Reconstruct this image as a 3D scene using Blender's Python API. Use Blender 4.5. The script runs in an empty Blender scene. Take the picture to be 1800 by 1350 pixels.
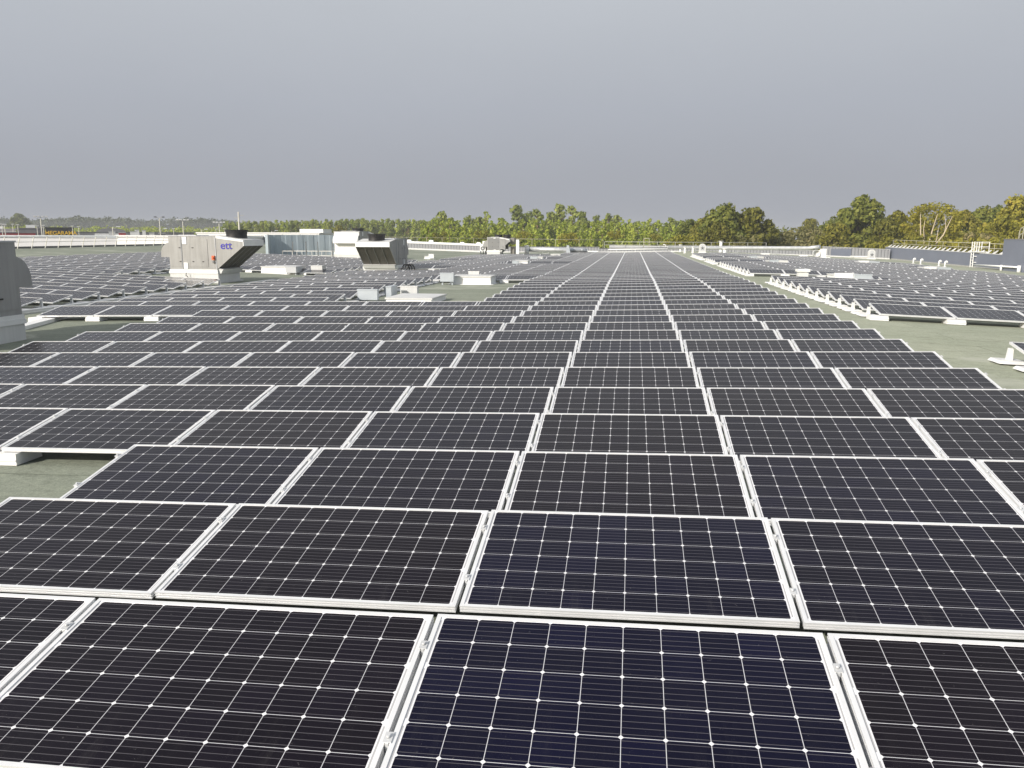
import bpy, math, random
import numpy as np
from mathutils import Vector, Matrix

R = math.radians
SC = bpy.context.scene
COL = SC.collection
random.seed(7)

# ------------------------------------------------------------------ camera
F_PX, CAM_YAW, CAM_PITCH, CAM_ROLL = 1401.1, .1474, .1826, .0031
CAM = Vector((.8072, -3.2509, 1.6671))
cd = bpy.data.cameras.new('camera')
cd.sensor_width = 36.0
cd.lens = 36.0 * F_PX / 1800.0
cd.clip_start, cd.clip_end = .05, 6000
cam = bpy.data.objects.new('camera', cd)
COL.objects.link(cam)
cam.matrix_world = Matrix.Translation(CAM) @ Matrix.Rotation(CAM_YAW, 4, 'Z') @ \
    Matrix.Rotation(math.pi / 2 - CAM_PITCH, 4, 'X') @ Matrix.Rotation(CAM_ROLL, 4, 'Z')
SC.camera = cam

# ------------------------------------------------------------------ light
SUN_EL = R(27)
SUN_DIR = Vector((-.62, -.785, 0)).normalized() * math.cos(SUN_EL) + Vector((0, 0, math.sin(SUN_EL)))
sd = bpy.data.lights.new('sun', 'SUN')
sd.energy, sd.angle, sd.color = 4.7, R(.6), (1, .95, .87)
sun = bpy.data.objects.new('sun', sd)
COL.objects.link(sun)
sun.rotation_euler = SUN_DIR.to_track_quat('Z', 'Y').to_euler()
sun.location = (-40, -60, 60)

W = bpy.data.worlds.new('World')
SC.world = W
W.use_nodes = True


class NT:
    """tiny node-tree helper"""
    def __init__(s, tree):
        s.t = tree

    def n(s, kind, ins=(), **kw):
        nd = s.t.nodes.new(kind)
        for k, v in kw.items():
            setattr(nd, k, v)
        for k, v in (ins.items() if isinstance(ins, dict) else enumerate(ins)):
            if v is None:
                continue
            if isinstance(v, bpy.types.NodeSocket):
                s.t.links.new(v, nd.inputs[k])
            else:
                nd.inputs[k].default_value = v
        return nd

    def m(s, op, a, b=None, c=None, clamp=False):
        return s.n('ShaderNodeMath', (a, b, c), operation=op, use_clamp=clamp).outputs[0]

    def vm(s, op, a, b=None):
        return s.n('ShaderNodeVectorMath', (a, b), operation=op).outputs[0]

    def mix(s, f, a, b, mode='MIX'):
        nd = s.t.nodes.new('ShaderNodeMix')
        nd.data_type, nd.blend_type = 'RGBA', mode
        for k, v in ((0, f), (6, a), (7, b)):
            if isinstance(v, bpy.types.NodeSocket):
                s.t.links.new(v, nd.inputs[k])
            else:
                nd.inputs[k].default_value = v if k == 0 else (*v[:3], 1)
        return nd.outputs[2]

    def ramp(s, f, stops, interp='LINEAR'):
        nd = s.n('ShaderNodeValToRGB', (f,))
        cr = nd.color_ramp
        cr.interpolation = interp
        while len(cr.elements) < len(stops):
            cr.elements.new(.5)
        for e, (p, c) in zip(cr.elements, stops):
            e.position, e.color = p, (*c[:3], 1)
        return nd.outputs[0]

    def noise(s, vec, scale, detail=4, rough=.55, out=0):
        return s.n('ShaderNodeTexNoise', {'Vector': vec, 'Scale': scale, 'Detail': detail, 'Roughness': rough}).outputs[out]


w = NT(W.node_tree)
W.node_tree.nodes.clear()
tc = w.n('ShaderNodeTexCoord').outputs['Generated']
xyz = w.n('ShaderNodeSeparateXYZ', (tc,))
sky = w.n('ShaderNodeTexSky', sky_type='NISHITA', sun_disc=False, sun_elevation=SUN_EL,
          sun_rotation=math.atan2(SUN_DIR.x, SUN_DIR.y), air_density=1.2, dust_density=2.0)
grad = w.ramp(xyz.outputs[2], [(0, (3.62, 3.79, 4.24)), (.07, (3.82, 4.00, 4.46)), (.15, (4.30, 4.56, 5.10)),
                               (.27, (5.15, 5.45, 5.90)), (.6, (5.9, 6.1, 6.4)), (1, (6.2, 6.3, 6.5))])
warp = w.n('ShaderNodeMapping', {'Vector': tc, 'Scale': (1, 1, 2.6)}).outputs[0]
cl = w.m('ADD', w.m('MULTIPLY', w.noise(warp, 2.2, 5, .5), .10), .95)
cl2 = w.m('ADD', w.m('MULTIPLY', w.noise(warp, 26, 3, .6), .012), .994)
storm = w.vm('MULTIPLY', grad, w.n('ShaderNodeCombineXYZ', (w.m('MULTIPLY', cl, cl2),) * 3).outputs[0])
front = w.n('ShaderNodeMapRange', {0: xyz.outputs[1], 1: -.55, 2: .0, 3: 0., 4: 1.}, interpolation_type='SMOOTHSTEP').outputs[0]
skycol = w.mix(front, sky.outputs[0], storm)
bg = w.n('ShaderNodeBackground', {'Color': skycol, 'Strength': .1})
w.t.links.new(bg.outputs[0], w.n('ShaderNodeOutputWorld').inputs[0])

SC.view_settings.view_transform = 'Standard'
SC.view_settings.look = 'None'
SC.view_settings.exposure = 0.0
SC.view_settings.gamma = 1.0
SC.render.engine = 'CYCLES'
SC.cycles.max_bounces = 6
SC.cycles.volume_bounces = 0
SC.cycles.transparent_max_bounces = 8


# ------------------------------------------------------------------ materials
def mat(name, fn):
    m = bpy.data.materials.new(name)
    m.use_nodes = True
    m.node_tree.nodes.clear()
    t = NT(m.node_tree)
    out = t.n('ShaderNodeOutputMaterial')
    sh = fn(t)
    t.t.links.new(sh, out.inputs[0])
    return m


def pbr(t, **kw):
    ins = {'Roughness': .5}
    for k, v in kw.items():
        ins[k.replace('_', ' ')] = v if not (isinstance(v, tuple) and len(v) == 3 and 'Color' in k) else (*v, 1)
    return t.n('ShaderNodeBsdfPrincipled', ins).outputs[0]


def worn(name, col, rough=.5, metal=0., var=.12, scale=3., bump=0., streak=0.):
    def fn(t):
        o = t.n('ShaderNodeTexCoord').outputs['Object']
        f = t.noise(o, scale, 6, .6)
        if streak:
            st = t.n('ShaderNodeMapping', {'Vector': o, 'Scale': (9, 9, .5)}).outputs[0]
            f = t.mix(streak, t.n('ShaderNodeCombineXYZ', (f, f, f)).outputs[0], t.noise(st, 1.5, 5, .6, 1))
            f = t.n('ShaderNodeSeparateColor', (f,)).outputs[0]
        lo = tuple(c * (1 - var * 1.3) for c in col)
        hi = tuple(min(1, c * (1 + var * .8)) for c in col)
        c = t.ramp(f, [(.3, lo), (.55, col), (.75, hi)])
        kw = dict(Base_Color=c, Roughness=t.m('ADD', t.m('MULTIPLY', f, .2), rough - .1), Metallic=metal)
        if bump:
            kw['Normal'] = t.n('ShaderNodeBump', {'Height': t.noise(o, scale * 12, 3), 'Strength': bump, 'Distance': .01}).outputs[0]
        return pbr(t, **kw)
    return mat(name, fn)


def roof_fn(t):
    o = t.n('ShaderNodeTexCoord').outputs['Object']
    big = t.noise(o, .22, 5, .6)
    mid = t.noise(o, 1.6, 6, .65)
    fine = t.noise(o, 55, 3, .7)
    gr = t.noise(o, 14, 5, .7)
    c = t.ramp(big, [(.3, (.255, .275, .215)), (.5, (.315, .335, .268)), (.7, (.37, .388, .32))])
    c = t.mix(t.m('MULTIPLY', mid, .5), c, (.37, .392, .32))
    g = t.ramp(gr, [(.3, (.62, .62, .62)), (.55, (1, 1, 1)), (.75, (1.25, 1.25, 1.2))])
    c = t.mix(.55, c, g, 'MULTIPLY')
    c = t.mix(.6, c, t.ramp(fine, [(.3, (.6, .6, .6)), (.7, (1.35, 1.35, 1.35))]), 'MULTIPLY')
    wob = t.vm('ADD', o, t.n('ShaderNodeVectorMath', (t.noise(o, 1.2, 3, .5, 1), (.12, .12, 0)), operation='MULTIPLY').outputs[0])
    br = t.n('ShaderNodeTexBrick', {'Vector': wob, 'Color1': (1, 1, 1, 1), 'Color2': (.9, .92, .9, 1), 'Mortar': (.42, .44, .4, 1),
                                    'Scale': 1., 'Mortar Size': .012, 'Mortar Smooth': .3, 'Brick Width': 7.0, 'Row Height': 1.0})
    br.offset = .37
    c = t.mix(.85, c, br.outputs[0], 'MULTIPLY')
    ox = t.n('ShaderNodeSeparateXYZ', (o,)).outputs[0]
    lit_walk = t.n('ShaderNodeMapRange', {0: t.m('ADD', ox, t.m('MULTIPLY', mid, 1.5)), 1: 4.5, 2: 6.8, 3: 0., 4: 1.}, interpolation_type='SMOOTHSTEP').outputs[0]
    c = t.mix(1, c, t.mix(lit_walk, (.74, .76, .74), (1.12, 1.11, 1.04)), 'MULTIPLY')  # sunlit walkway and dimmer roof to its left put into the felt colour
    crack = t.ramp(t.noise(t.n('ShaderNodeMapping', {'Vector': o, 'Scale': (3.2, 7.5, 1)}).outputs[0], 1.0, 5, .7), [(.36, (.78, .78, .76)), (.47, (1, 1, 1)), (.66, (1.1, 1.1, 1.08))])
    c = t.mix(.8, c, crack, 'MULTIPLY')
    # dried puddle marks
    pm = t.n('ShaderNodeMapping', {'Vector': o, 'Scale': (.35, .6, 1)}).outputs[0]
    pu = t.noise(pm, .7, 4, .5)
    ring = t.ramp(pu, [(.56, (0, 0, 0)), (.6, (1, 1, 1)), (.66, (.2, .2, .2)), (.8, (.3, .3, .3))])
    c = t.mix(t.m('MULTIPLY', ring, .5), c, (.50, .505, .43))
    bp = t.n('ShaderNodeBump', {'Height': t.m('ADD', gr, t.m('MULTIPLY', fine, .6)), 'Strength': .55, 'Distance': .012}).outputs[0]
    return pbr(t, Base_Color=c, Roughness=.85, Normal=bp)


NX, NY = 10, 6
GL_W, GL_H = 1.610, .950      # visible glass
PITCH = .158


def cell_fn(t):
    uv = t.n('ShaderNodeUVMap').outputs[0]
    s = t.n('ShaderNodeSeparateXYZ', (uv,))
    U, V = s.outputs[0], s.outputs[1]
    fu, fv = t.m('FRACT', U), t.m('FRACT', V)
    x = t.m('MULTIPLY', t.m('SUBTRACT', fu, .5), GL_W / PITCH)
    y = t.m('MULTIPLY', t.m('SUBTRACT', fv, .5), GL_H / PITCH)
    ax, ay = t.m('ABSOLUTE', x), t.m('ABSOLUTE', y)
    a = t.m('ABSOLUTE', t.m('SUBTRACT', t.m('FRACT', x), .5))
    b = t.m('ABSOLUTE', t.m('SUBTRACT', t.m('FRACT', y), .5))
    gap = t.m('GREATER_THAN', t.m('MAXIMUM', a, b), .5 - .0085)
    cut = t.m('GREATER_THAN', t.m('ADD', a, b), 1 - .070)
    outx = t.m('GREATER_THAN', ax, NX / 2 - .005)
    outy = t.m('GREATER_THAN', ay, NY / 2 - .005)
    white = t.m('MAXIMUM', cut, t.m('MAXIMUM', outx, outy))
    fb = t.m('ABSOLUTE', t.m('SUBTRACT', t.m('FRACT', t.m('MULTIPLY', y, 5.)), .5))
    bus = t.m('LESS_THAN', fb, .046)
    # connector ribbons at the two short ends
    rib = t.m('MULTIPLY', t.m('LESS_THAN', t.m('ABSOLUTE', t.m('SUBTRACT', ax, NX / 2 + .058)), .022),
              t.m('GREATER_THAN', t.m('ABSOLUTE', t.m('SUBTRACT', t.m('FRACT', t.m('MULTIPLY', y, .5)), .5)), .06))
    oi = t.n('ShaderNodeObjectInfo')
    seed = t.m('ADD', t.m('FLOOR', U), t.m('MULTIPLY', t.m('FLOOR', V), 7.31))
    seed = t.m('ADD', seed, t.m('MULTIPLY', oi.outputs['Random'], 913.7))
    pn = t.n('ShaderNodeTexWhiteNoise', {'W': seed}, noise_dimensions='1D')
    cellid = t.n('ShaderNodeCombineXYZ', (t.m('FLOOR', x), t.m('FLOOR', y), seed)).outputs[0]
    cn = t.n('ShaderNodeTexWhiteNoise', {'Vector': cellid}, noise_dimensions='3D')
    tone = t.ramp(pn.outputs[0], [(0, (.0030, .0022, .0042)), (.3, (.0040, .0024, .0040)), (.7, (.0024, .0020, .0060)), (1, (.0019, .0019, .0085))])
    ctone = t.ramp(cn.outputs[0], [(0, (.78, .78, .82)), (.6, (1, 1, 1)), (1, (1.14, 1.16, 1.36))])
    c = t.mix(1, tone, ctone, 'MULTIPLY')
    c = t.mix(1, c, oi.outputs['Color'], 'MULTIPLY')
    o = t.n('ShaderNodeTexCoord').outputs['Object']
    dust = t.noise(o, 3.0, 6, .7)
    finger = t.m('MULTIPLY', t.m('LESS_THAN', t.m('FRACT', t.m('MULTIPLY', x, 42.)), .3), .002)
    c = t.mix(1, c, t.n('ShaderNodeCombineXYZ', (finger, finger, finger)).outputs[0], 'ADD')
    c = t.mix(t.m('MULTIPLY', bus, .8), c, (.105, .10, .11))
    c = t.mix(gap, c, (.58, .58, .61))
    c = t.mix(white, c, (.76, .76, .78))
    c = t.mix(rib, c, (.42, .42, .43))
    c = t.mix(t.m('MULTIPLY', t.ramp(dust, [(.45, (0, 0, 0)), (.8, (1, 1, 1))]), .009), c, (.5, .48, .44))
    sm_ = t.n('ShaderNodeMapping', {'Vector': o, 'Scale': (14, 1.6, 1)}).outputs[0]
    run = t.m('MULTIPLY', t.ramp(t.noise(sm_, 1.1, 4, .6), [(.55, (0, 0, 0)), (.75, (1, 1, 1))]), t.m('POWER', t.m('SUBTRACT', 1., fv), 3.))
    c = t.mix(t.m('MULTIPLY', run, .03), c, (.5, .48, .45))
    spots = t.ramp(t.noise(o, 60, 2, .5), [(.735, (0, 0, 0)), (.76, (1, 1, 1))])
    c = t.mix(t.m('MULTIPLY', spots, .06), c, (.6, .58, .55))
    rg = t.m('ADD', .10, t.m('MULTIPLY', dust, .12))
    return pbr(t, Base_Color=c, Roughness=rg, IOR=1.25, Specular_Tint=(1, .93, 1.08, 1), Sheen_Weight=.01, Sheen_Roughness=.3)


def ribbed_fn(col, lo, scale, axis=0, rough=.45):
    def fn(t):
        o = t.n('ShaderNodeTexCoord').outputs['Object']
        s = t.n('ShaderNodeSeparateXYZ', (o,)).outputs[axis]
        f = t.m('FRACT', t.m('MULTIPLY', s, scale))
        k = t.ramp(f, [(0, (0, 0, 0)), (.12, (1, 1, 1)), (.62, (1, 1, 1)), (.74, (0, 0, 0))])
        n = t.noise(o, .8, 5, .6)
        c = t.mix(t.m('MULTIPLY', n, .4), col, tuple(x * .75 for x in col))
        bp = t.n('ShaderNodeBump', {'Height': k, 'Strength': 1., 'Distance': .05}).outputs[0]
        return pbr(t, Base_Color=c, Roughness=rough, Normal=bp)
    return fn


def leaf_fn(stops, trans=.3):
    def fn(t):
        g = t.n('ShaderNodeNewGeometry')
        o = t.n('ShaderNodeTexCoord').outputs['Object']
        oi = t.n('ShaderNodeObjectInfo')
        v = t.m('ADD', t.m('MULTIPLY', g.outputs['Random Per Island'], .38), t.m('MULTIPLY', t.noise(o, .5, 3, .6), .62))
        v = t.m('ADD', v, t.m('MULTIPLY', t.m('SUBTRACT', oi.outputs['Random'], .5), .3), clamp=True)
        c = t.ramp(v, stops)
        d = t.n('ShaderNodeBsdfPrincipled', {'Base Color': c, 'Roughness': .6, 'Specular IOR Level': .25}).outputs[0]
        tr = t.n('ShaderNodeBsdfTranslucent', {'Color': t.mix(1, c, (1.15, 1.25, .6), 'MULTIPLY')}).outputs[0]
        return t.n('ShaderNodeMixShader', (trans, d, tr)).outputs[0]
    return fn


def ground_fn(t):
    o = t.n('ShaderNodeTexCoord').outputs['Object']
    n = t.noise(o, .03, 6, .6)
    c = t.ramp(n, [(.35, (.07, .085, .04)), (.5, (.11, .12, .055)), (.65, (.16, .145, .09))])
    return pbr(t, Base_Color=c, Roughness=.9)


M = {}
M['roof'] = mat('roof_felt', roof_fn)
M['cell'] = mat('solar_cells', cell_fn)
M['frame'] = worn('anodised_frame', (.84, .845, .855), .38, .3, .05, 5)
M['tray'] = worn('white_galvanised', (.80, .80, .79), .45, .1, .08, 4)
M['post'] = worn('zinc_post', (.66, .67, .68), .45, .3, .1, 4)
M['steel'] = worn('brushed_casing', (.355, .357, .355), .42, .35, .16, 1.6, .05, .6)
M['casing_dark'] = worn('shaded_coil', (.23, .215, .19), .6, .1, .25, 5, 0, .5)  # dark brown-grey casing colour
M['white'] = worn('white_sheet', (.83, .83, .82), .45, 0, .05, 2)
M['offwhite'] = worn('dull_white_sheet', (.66, .66, .65), .5, 0, .1, 2, 0, .5)
M['lightgrey'] = worn('light_grey_sheet', (.52, .53, .55), .5, 0, .1, 1.2, 0, .5)
M['bluegrey'] = worn('blue_grey_box', (.47, .51, .55), .45, .1, .08, 2)
M['galv'] = worn('galvanised_duct', (.62, .635, .65), .34, .55, .12, 2.5)
M['black'] = worn('black_plastic', (.022, .021, .022), .45, 0, .3, 4)
M['darkgrey'] = worn('dark_steel', (.14, .145, .15), .5, .2, .2, 3)
M['grille'] = mat('louvre', ribbed_fn((.50, .50, .50), 0, 22, 2))
M['coil'] = mat('condenser_coil', ribbed_fn((.16, .148, .125), 0, 26, 1, .6))
M['cladding'] = mat('grey_cladding', ribbed_fn((.31, .315, .335), 0, 2.6, 0))
M['navy'] = worn('navy_cladding', (.165, .182, .235), .5, 0, .12, .7, 0, .4)
M['navyrib'] = mat('navy_ribbed_cladding', ribbed_fn((.165, .182, .235), 0, 3.0, 1))
M['screen'] = worn('blue_sheeting', (.44, .51, .56), .32, .1, .2, .7, 0, .7)
M['rail'] = worn('rail_steel', (.60, .60, .56), .45, .3, .1, 3)
M['creamrail'] = worn('cream_rail', (.46, .44, .34), .5, .1, .1, 3)
M['red'] = worn('red_fascia', (.42, .035, .04), .5, 0, .1, .5)
M['signblack'] = worn('black_fascia', (.018, .018, .024), .5, 0, .2, .4)
M['midgrey'] = worn('grey_building', (.20, .20, .215), .6, 0, .15, .3)
M['orange'] = worn('orange_plastic', (.75, .16, .06), .4, 0, .1, 5)
M['yellow'] = worn('yellow_letter', (.85, .52, .02), .4, 0, .05, 5)
M['blue'] = worn('blue_print', (.06, .05, .42), .4, 0, .05, 5)
M['concrete'] = worn('concrete_curb', (.36, .36, .34), .8, 0, .2, 2, .2)
M['ground'] = mat('ground', ground_fn)
M['asphalt'] = worn('asphalt', (.06, .06, .062), .85, 0, .25, .2)
M['bark'] = worn('bark', (.12, .09, .06), .9, 0, .3, 3)
M['pinebark'] = worn('pine_bark', (.22, .13, .08), .9, 0, .3, 2)
M['palebark'] = worn('pale_bark', (.50, .42, .30), .85, 0, .2, 3)
M['wood_pole'] = worn('pole_concrete', (.55, .53, .46), .8, 0, .1, 2)
M['oakleaf'] = mat('oak_leaf', leaf_fn([(.1, (.065, .074, .012)), (.45, (.175, .172, .028)), (.75, (.30, .27, .044)), (.95, (.40, .31, .06))]))
M['darkleaf'] = mat('dark_leaf', leaf_fn([(.1, (.045, .066, .012)), (.45, (.125, .150, .027)), (.8, (.235, .245, .046)), (.95, (.32, .29, .06))]))
M['goldleaf'] = mat('gold_leaf', leaf_fn([(.1, (.105, .110, .016)), (.45, (.235, .225, .030)), (.8, (.37, .325, .046)), (.95, (.44, .32, .055))]))
M['scrub'] = mat('scrub_leaf', leaf_fn([(.1, (.11, .11, .04)), (.5, (.25, .23, .095)), (.8, (.36, .29, .15)), (.95, (.44, .28, .16))]))
M['pineleaf'] = mat('pine_needles', leaf_fn([(.1, (.085, .115, .024)), (.45, (.215, .255, .055)), (.8, (.36, .385, .090)), (.95, (.46, .44, .13))]))
M['youngleaf'] = mat('young_pine_needles', leaf_fn([(.1, (.125, .175, .024)), (.45, (.29, .345, .052)), (.8, (.44, .48, .085)), (.95, (.52, .50, .11))]))
M['farleaf'] = mat('far_wood', leaf_fn([(.1, (.040, .058, .026)), (.5, (.095, .114, .044)), (.9, (.16, .17, .06))]))


# ------------------------------------------------------------------ mesh helpers
class MB:
    def __init__(s):
        s.v, s.f, s.mi, s.sm, s.uv = [], [], [], [], {}

    def face(s, pts, mi=0, sm=False, uv=None):
        b = len(s.v)
        s.v += [tuple(p) for p in pts]
        if uv:
            s.uv[len(s.f)] = uv
        s.f.append(tuple(range(b, b + len(pts))))
        s.mi.append(mi)
        s.sm.append(sm)

    def hexa(s, p, mi=0):
        """p: 8 points, bottom 4 ccw then top 4 ccw"""
        b = len(s.v)
        s.v += [tuple(q) for q in p]
        for q in ((3, 2, 1, 0), (4, 5, 6, 7), (0, 1, 5, 4), (1, 2, 6, 5), (2, 3, 7, 6), (3, 0, 4, 7)):
            s.f.append(tuple(b + i for i in q))
            s.mi.append(mi)
            s.sm.append(False)
        return s

    def box(s, x0, y0, z0, x1, y1, z1, mi=0):
        return s.hexa([(x0, y0, z0), (x1, y0, z0), (x1, y1, z0), (x0, y1, z0), (x0, y0, z1), (x1, y0, z1), (x1, y1, z1), (x0, y1, z1)], mi)

    def bar(s, p, q, wx, wz=None, mi=0, up=(0, 0, 1)):
        p, q = Vector(p), Vector(q)
        d = (q - p).normalized()
        a = d.cross(Vector(up))
        if a.length < 1e-4:
            a = Vector((1, 0, 0))
        a.normalize()
        b = a.cross(d)
        wz = wz or wx
        a, b = a * wx / 2, b * wz / 2
        return s.hexa([p - a - b, p + a - b, q + a - b, q - a - b, p - a + b, p + a + b, q + a + b, q - a + b], mi)

    def prism(s, prof, y0, y1, mi=0, caps=True):
        """prof: (x,z) polygon counter-clockwise seen from -y; extruded along y"""
        n = len(prof)
        b = len(s.v)
        s.v += [(x, y0, z) for x, z in prof] + [(x, y1, z) for x, z in prof]
        for i in range(n):
            j = (i + 1) % n
            s.f.append((b + j, b + i, b + n + i, b + n + j))
            s.mi.append(mi)
            s.sm.append(False)
        if caps:
            s.f.append(tuple(b + i for i in range(n)))
            s.f.append(tuple(b + n + i for i in reversed(range(n))))
            s.mi += [mi, mi]
            s.sm += [False, False]
        return s

    def tube(s, path, rad, n=10, mi=0, caps=True):
        path = [Vector(p) for p in path]
        rs = rad if isinstance(rad, (list, tuple)) else [rad] * len(path)
        b = len(s.v)
        prev = None
        for i, p in enumerate(path):
            d = (path[min(i + 1, len(path) - 1)] - path[max(i - 1, 0)]).normalized()
            if prev is None:
                a = d.orthogonal().normalized()
            else:
                a = (prev - d * prev.dot(d)).normalized()
            prev = a
            c = d.cross(a)
            for k in range(n):
                t = 2 * math.pi * k / n
                s.v.append(tuple(p + (a * math.cos(t) + c * math.sin(t)) * rs[i]))
        for i in range(len(path) - 1):
            for k in range(n):
                l = (k + 1) % n
                s.f.append((b + i * n + k, b + i * n + l, b + (i + 1) * n + l, b + (i + 1) * n + k))
                s.mi.append(mi)
                s.sm.append(True)
        if caps:
            s.f.append(tuple(b + k for k in reversed(range(n))))
            s.f.append(tuple(b + (len(path) - 1) * n + k for k in range(n)))
            s.mi += [mi, mi]
            s.sm += [False, False]
        return s

    def mesh(s, name, mats):
        me = bpy.data.meshes.new(name)
        me.from_pydata(s.v, [], s.f)
        for m in (mats if isinstance(mats, (list, tuple)) else [mats]):
            me.materials.append(m)
        me.polygons.foreach_set('material_index', s.mi)
        me.polygons.foreach_set('use_smooth', s.sm)
        if s.uv:
            lay = me.uv_layers.new(name='UVMap')
            for fi, uvs in s.uv.items():
                for k, li in enumerate(me.polygons[fi].loop_indices):
                    lay.data[li].uv = uvs[k]
        me.update()
        return me

    def build(s, name, mats, parent=None, loc=(0, 0, 0)):
        return link(name, s.mesh(name, mats), parent, loc)


def link(name, data, parent=None, loc=(0, 0, 0)):
    o = bpy.data.objects.new(name, data)
    COL.objects.link(o)
    o.location = loc
    if parent:
        o.parent = parent
    return o


def tag(o, label=None, cat=None, group=None, kind=None):
    for k, v in (('label', label), ('category', cat), ('group', group), ('kind', kind)):
        if v:
            o[k] = v
    return o


def thing(name, label, cat, loc=(0, 0, 0), rz=0, group=None):
    o = link(name, None, None, loc)
    o.rotation_euler.z = rz
    return tag(o, label, cat, group)


def dup(root, loc, rz=None, label=None):
    r = root.copy()
    COL.objects.link(r)
    r.location = loc
    if rz is not None:
        r.rotation_euler.z = rz
    if label:
        r['label'] = label
    for ch in list(root.children):
        c = ch.copy()
        COL.objects.link(c)
        c.parent = r
        for g in ch.children:
            d = g.copy()
            COL.objects.link(d)
            d.parent = c
    return r


# ------------------------------------------------------------------ the roof
def c01(x):
    return max(0., min(1., x))


def ss(x):
    x = c01(x)
    return x * x * (3 - 2 * x)


XR, XV = 5.75, -17.2


def tops(X, Y):
    """height of the upper panel edge over the roof slope (roof skin lies .33 below)"""
    if X > XR:
        z = .0255 * XR - .04 * (X - XR)
    elif X > XV:
        z = .0255 * X
    else:
        z = .0255 * XV + .033 * (XV - X)
    z += .13 * ss(-X / 15) * ss((Y - 7) / 11) + .003 * max(0, Y - 20) * c01(-X / 10)
    if X > XR:
        z += .004 * max(0, Y - 17) * c01((X - XR) / 3)
    if -14 < X < XR:
        z += .05 * math.exp(-((Y - 26.6) / 4.5) ** 2) * ss((XR + .6 - X) / 2) * ss((X + 14) / 4)
    return z


def roof(X, Y):
    return tops(X, Y) - .33


RX0, RX1, RY0, RY1 = -50.6, 33.0, -14.0, 104.0
xs = sorted(set([RX0, XV, XR, RX1] + [round(-50 + 1.5 * i, 2) for i in range(56) if -50 + 1.5 * i < RX1 - .3]))
ys = [RY0 + 1.5 * i for i in range(int((RY1 - RY0) / 1.5) + 1)] + [RY1]
rm = bpy.data.meshes.new('roof_surface')
V = [(x, y, roof(x, y)) for y in ys for x in xs]
nx = len(xs)
Fc = [(j * nx + i, j * nx + i + 1, (j + 1) * nx + i + 1, (j + 1) * nx + i) for j in range(len(ys) - 1) for i in range(nx - 1)]
rm.from_pydata(V, [], Fc)
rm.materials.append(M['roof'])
rm.polygons.foreach_set('use_smooth', [True] * len(Fc))
rf = tag(link('roof_surface', rm), kind='structure')
GZ = -10.0
b = MB()
b.box(RX0 + .05, RY0 + .05, GZ, RX1 - .05, RY1 - .05, -2.2)
for (x0, y0, x1, y1) in ((RX0 + .06, RY0 + .06, RX0 + .36, RY1 - .06), (RX1 - .36, RY0 + .06, RX1 - .06, RY1 - .06)):
    b.box(x0, y0, -2.2, x1, y1, -1.75)
tag(b.build('building_walls', M['cladding']), kind='structure')

g = MB()
g.face([(-2500, -800, GZ), (2500, -800, GZ), (2500, 4000, GZ), (-2500, 4000, GZ)])
tag(g.build('ground', M['ground']), kind='structure')
g = MB()
g.face([(-190, -60, GZ + .02), (-52, -60, GZ + .02), (-52, 210, GZ + .02), (-190, 210, GZ + .02)])
tag(g.build('parking_ground', M['asphalt']), kind='structure')

# ------------------------------------------------------------------ solar panels
PW, PL, TILT = 1.65, .99, R(10)
CT, ST = math.cos(TILT), math.sin(TILT)
FW = (PW - GL_W) / 2


def pp(x, s, n=0.):
    """panel plane -> local coordinates; s runs from the upper edge (0) down to -PL"""
    return (x, s * CT - n * ST, .33 + s * ST + n * CT)


def slab(b, x0, x1, s0, s1, n0, n1, mi=0):
    b.hexa([pp(x0, s0, n0), pp(x1, s0, n0), pp(x1, s1, n0), pp(x0, s1, n0), pp(x0, s0, n1), pp(x1, s0, n1), pp(x1, s1, n1), pp(x0, s1, n1)], mi)


def frame_mb(fine=True):
    b = MB()
    layers = ((-.008, 0, 0), (-.016, -.008, .008), (-.022, -.016, 0), (-.030, -.022, .008), (-.036, -.030, 0)) if fine else ((-.036, 0, 0),)
    for n0, n1, ins in layers:
        slab(b, ins, PW - ins, -PL + ins, -PL + FW, n0, n1)
        slab(b, ins, PW - ins, -FW, -ins, n0, n1)
        slab(b, ins, FW, -PL + FW, -FW, n0, n1)
        slab(b, PW - FW, PW - ins, -PL + FW, -FW, n0, n1)
    return b


def sheet(b, iu=0, iv=0, fn=lambda p: p):
    c = [(FW, -PL + FW), (PW - FW, -PL + FW), (PW - FW, -FW), (FW, -FW)]
    e = 1e-4
    b.face([fn(pp(x, s, -.004)) for x, s in c], 0, False,
           [(iu + e, iv + e), (iu + 1 - e, iv + e), (iu + 1 - e, iv + 1 - e), (iu + e, iv + 1 - e)])


def back_mb():
    b = MB()
    c = [(FW, -FW), (PW - FW, -FW), (PW - FW, -PL + FW), (FW, -PL + FW)]
    b.face([pp(x, s, -.030) for x, s in c])
    return b


FRAME = frame_mb().mesh('frame', M['frame'])
sb = MB()
sheet(sb)
CELLS = sb.mesh('cell_sheet', M['cell'])
JX = -.01                                       # joint between two columns


def clamp_mesh(s0):
    b = MB()
    slab(b, JX - .016, JX + .016, s0 - .025, s0 + .025, .001, .005)
    slab(b, JX - .006, JX + .006, s0 - .03, s0 + .03, -.045, .001)
    o = pp(JX, s0, .006)
    q = pp(JX, s0, .016)
    b.tube([o, q], .008, 8)
    return b.mesh('clamp', M['post'])


CLAMP = [clamp_mesh(-.22), clamp_mesh(-.74)]


def rail_mesh():
    b = MB()
    slab(b, JX - .026, JX + .026, -PL + .01, -.01, -.078, -.046)
    return b.mesh('support_rail', M['post'])


RAIL = rail_mesh()


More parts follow.
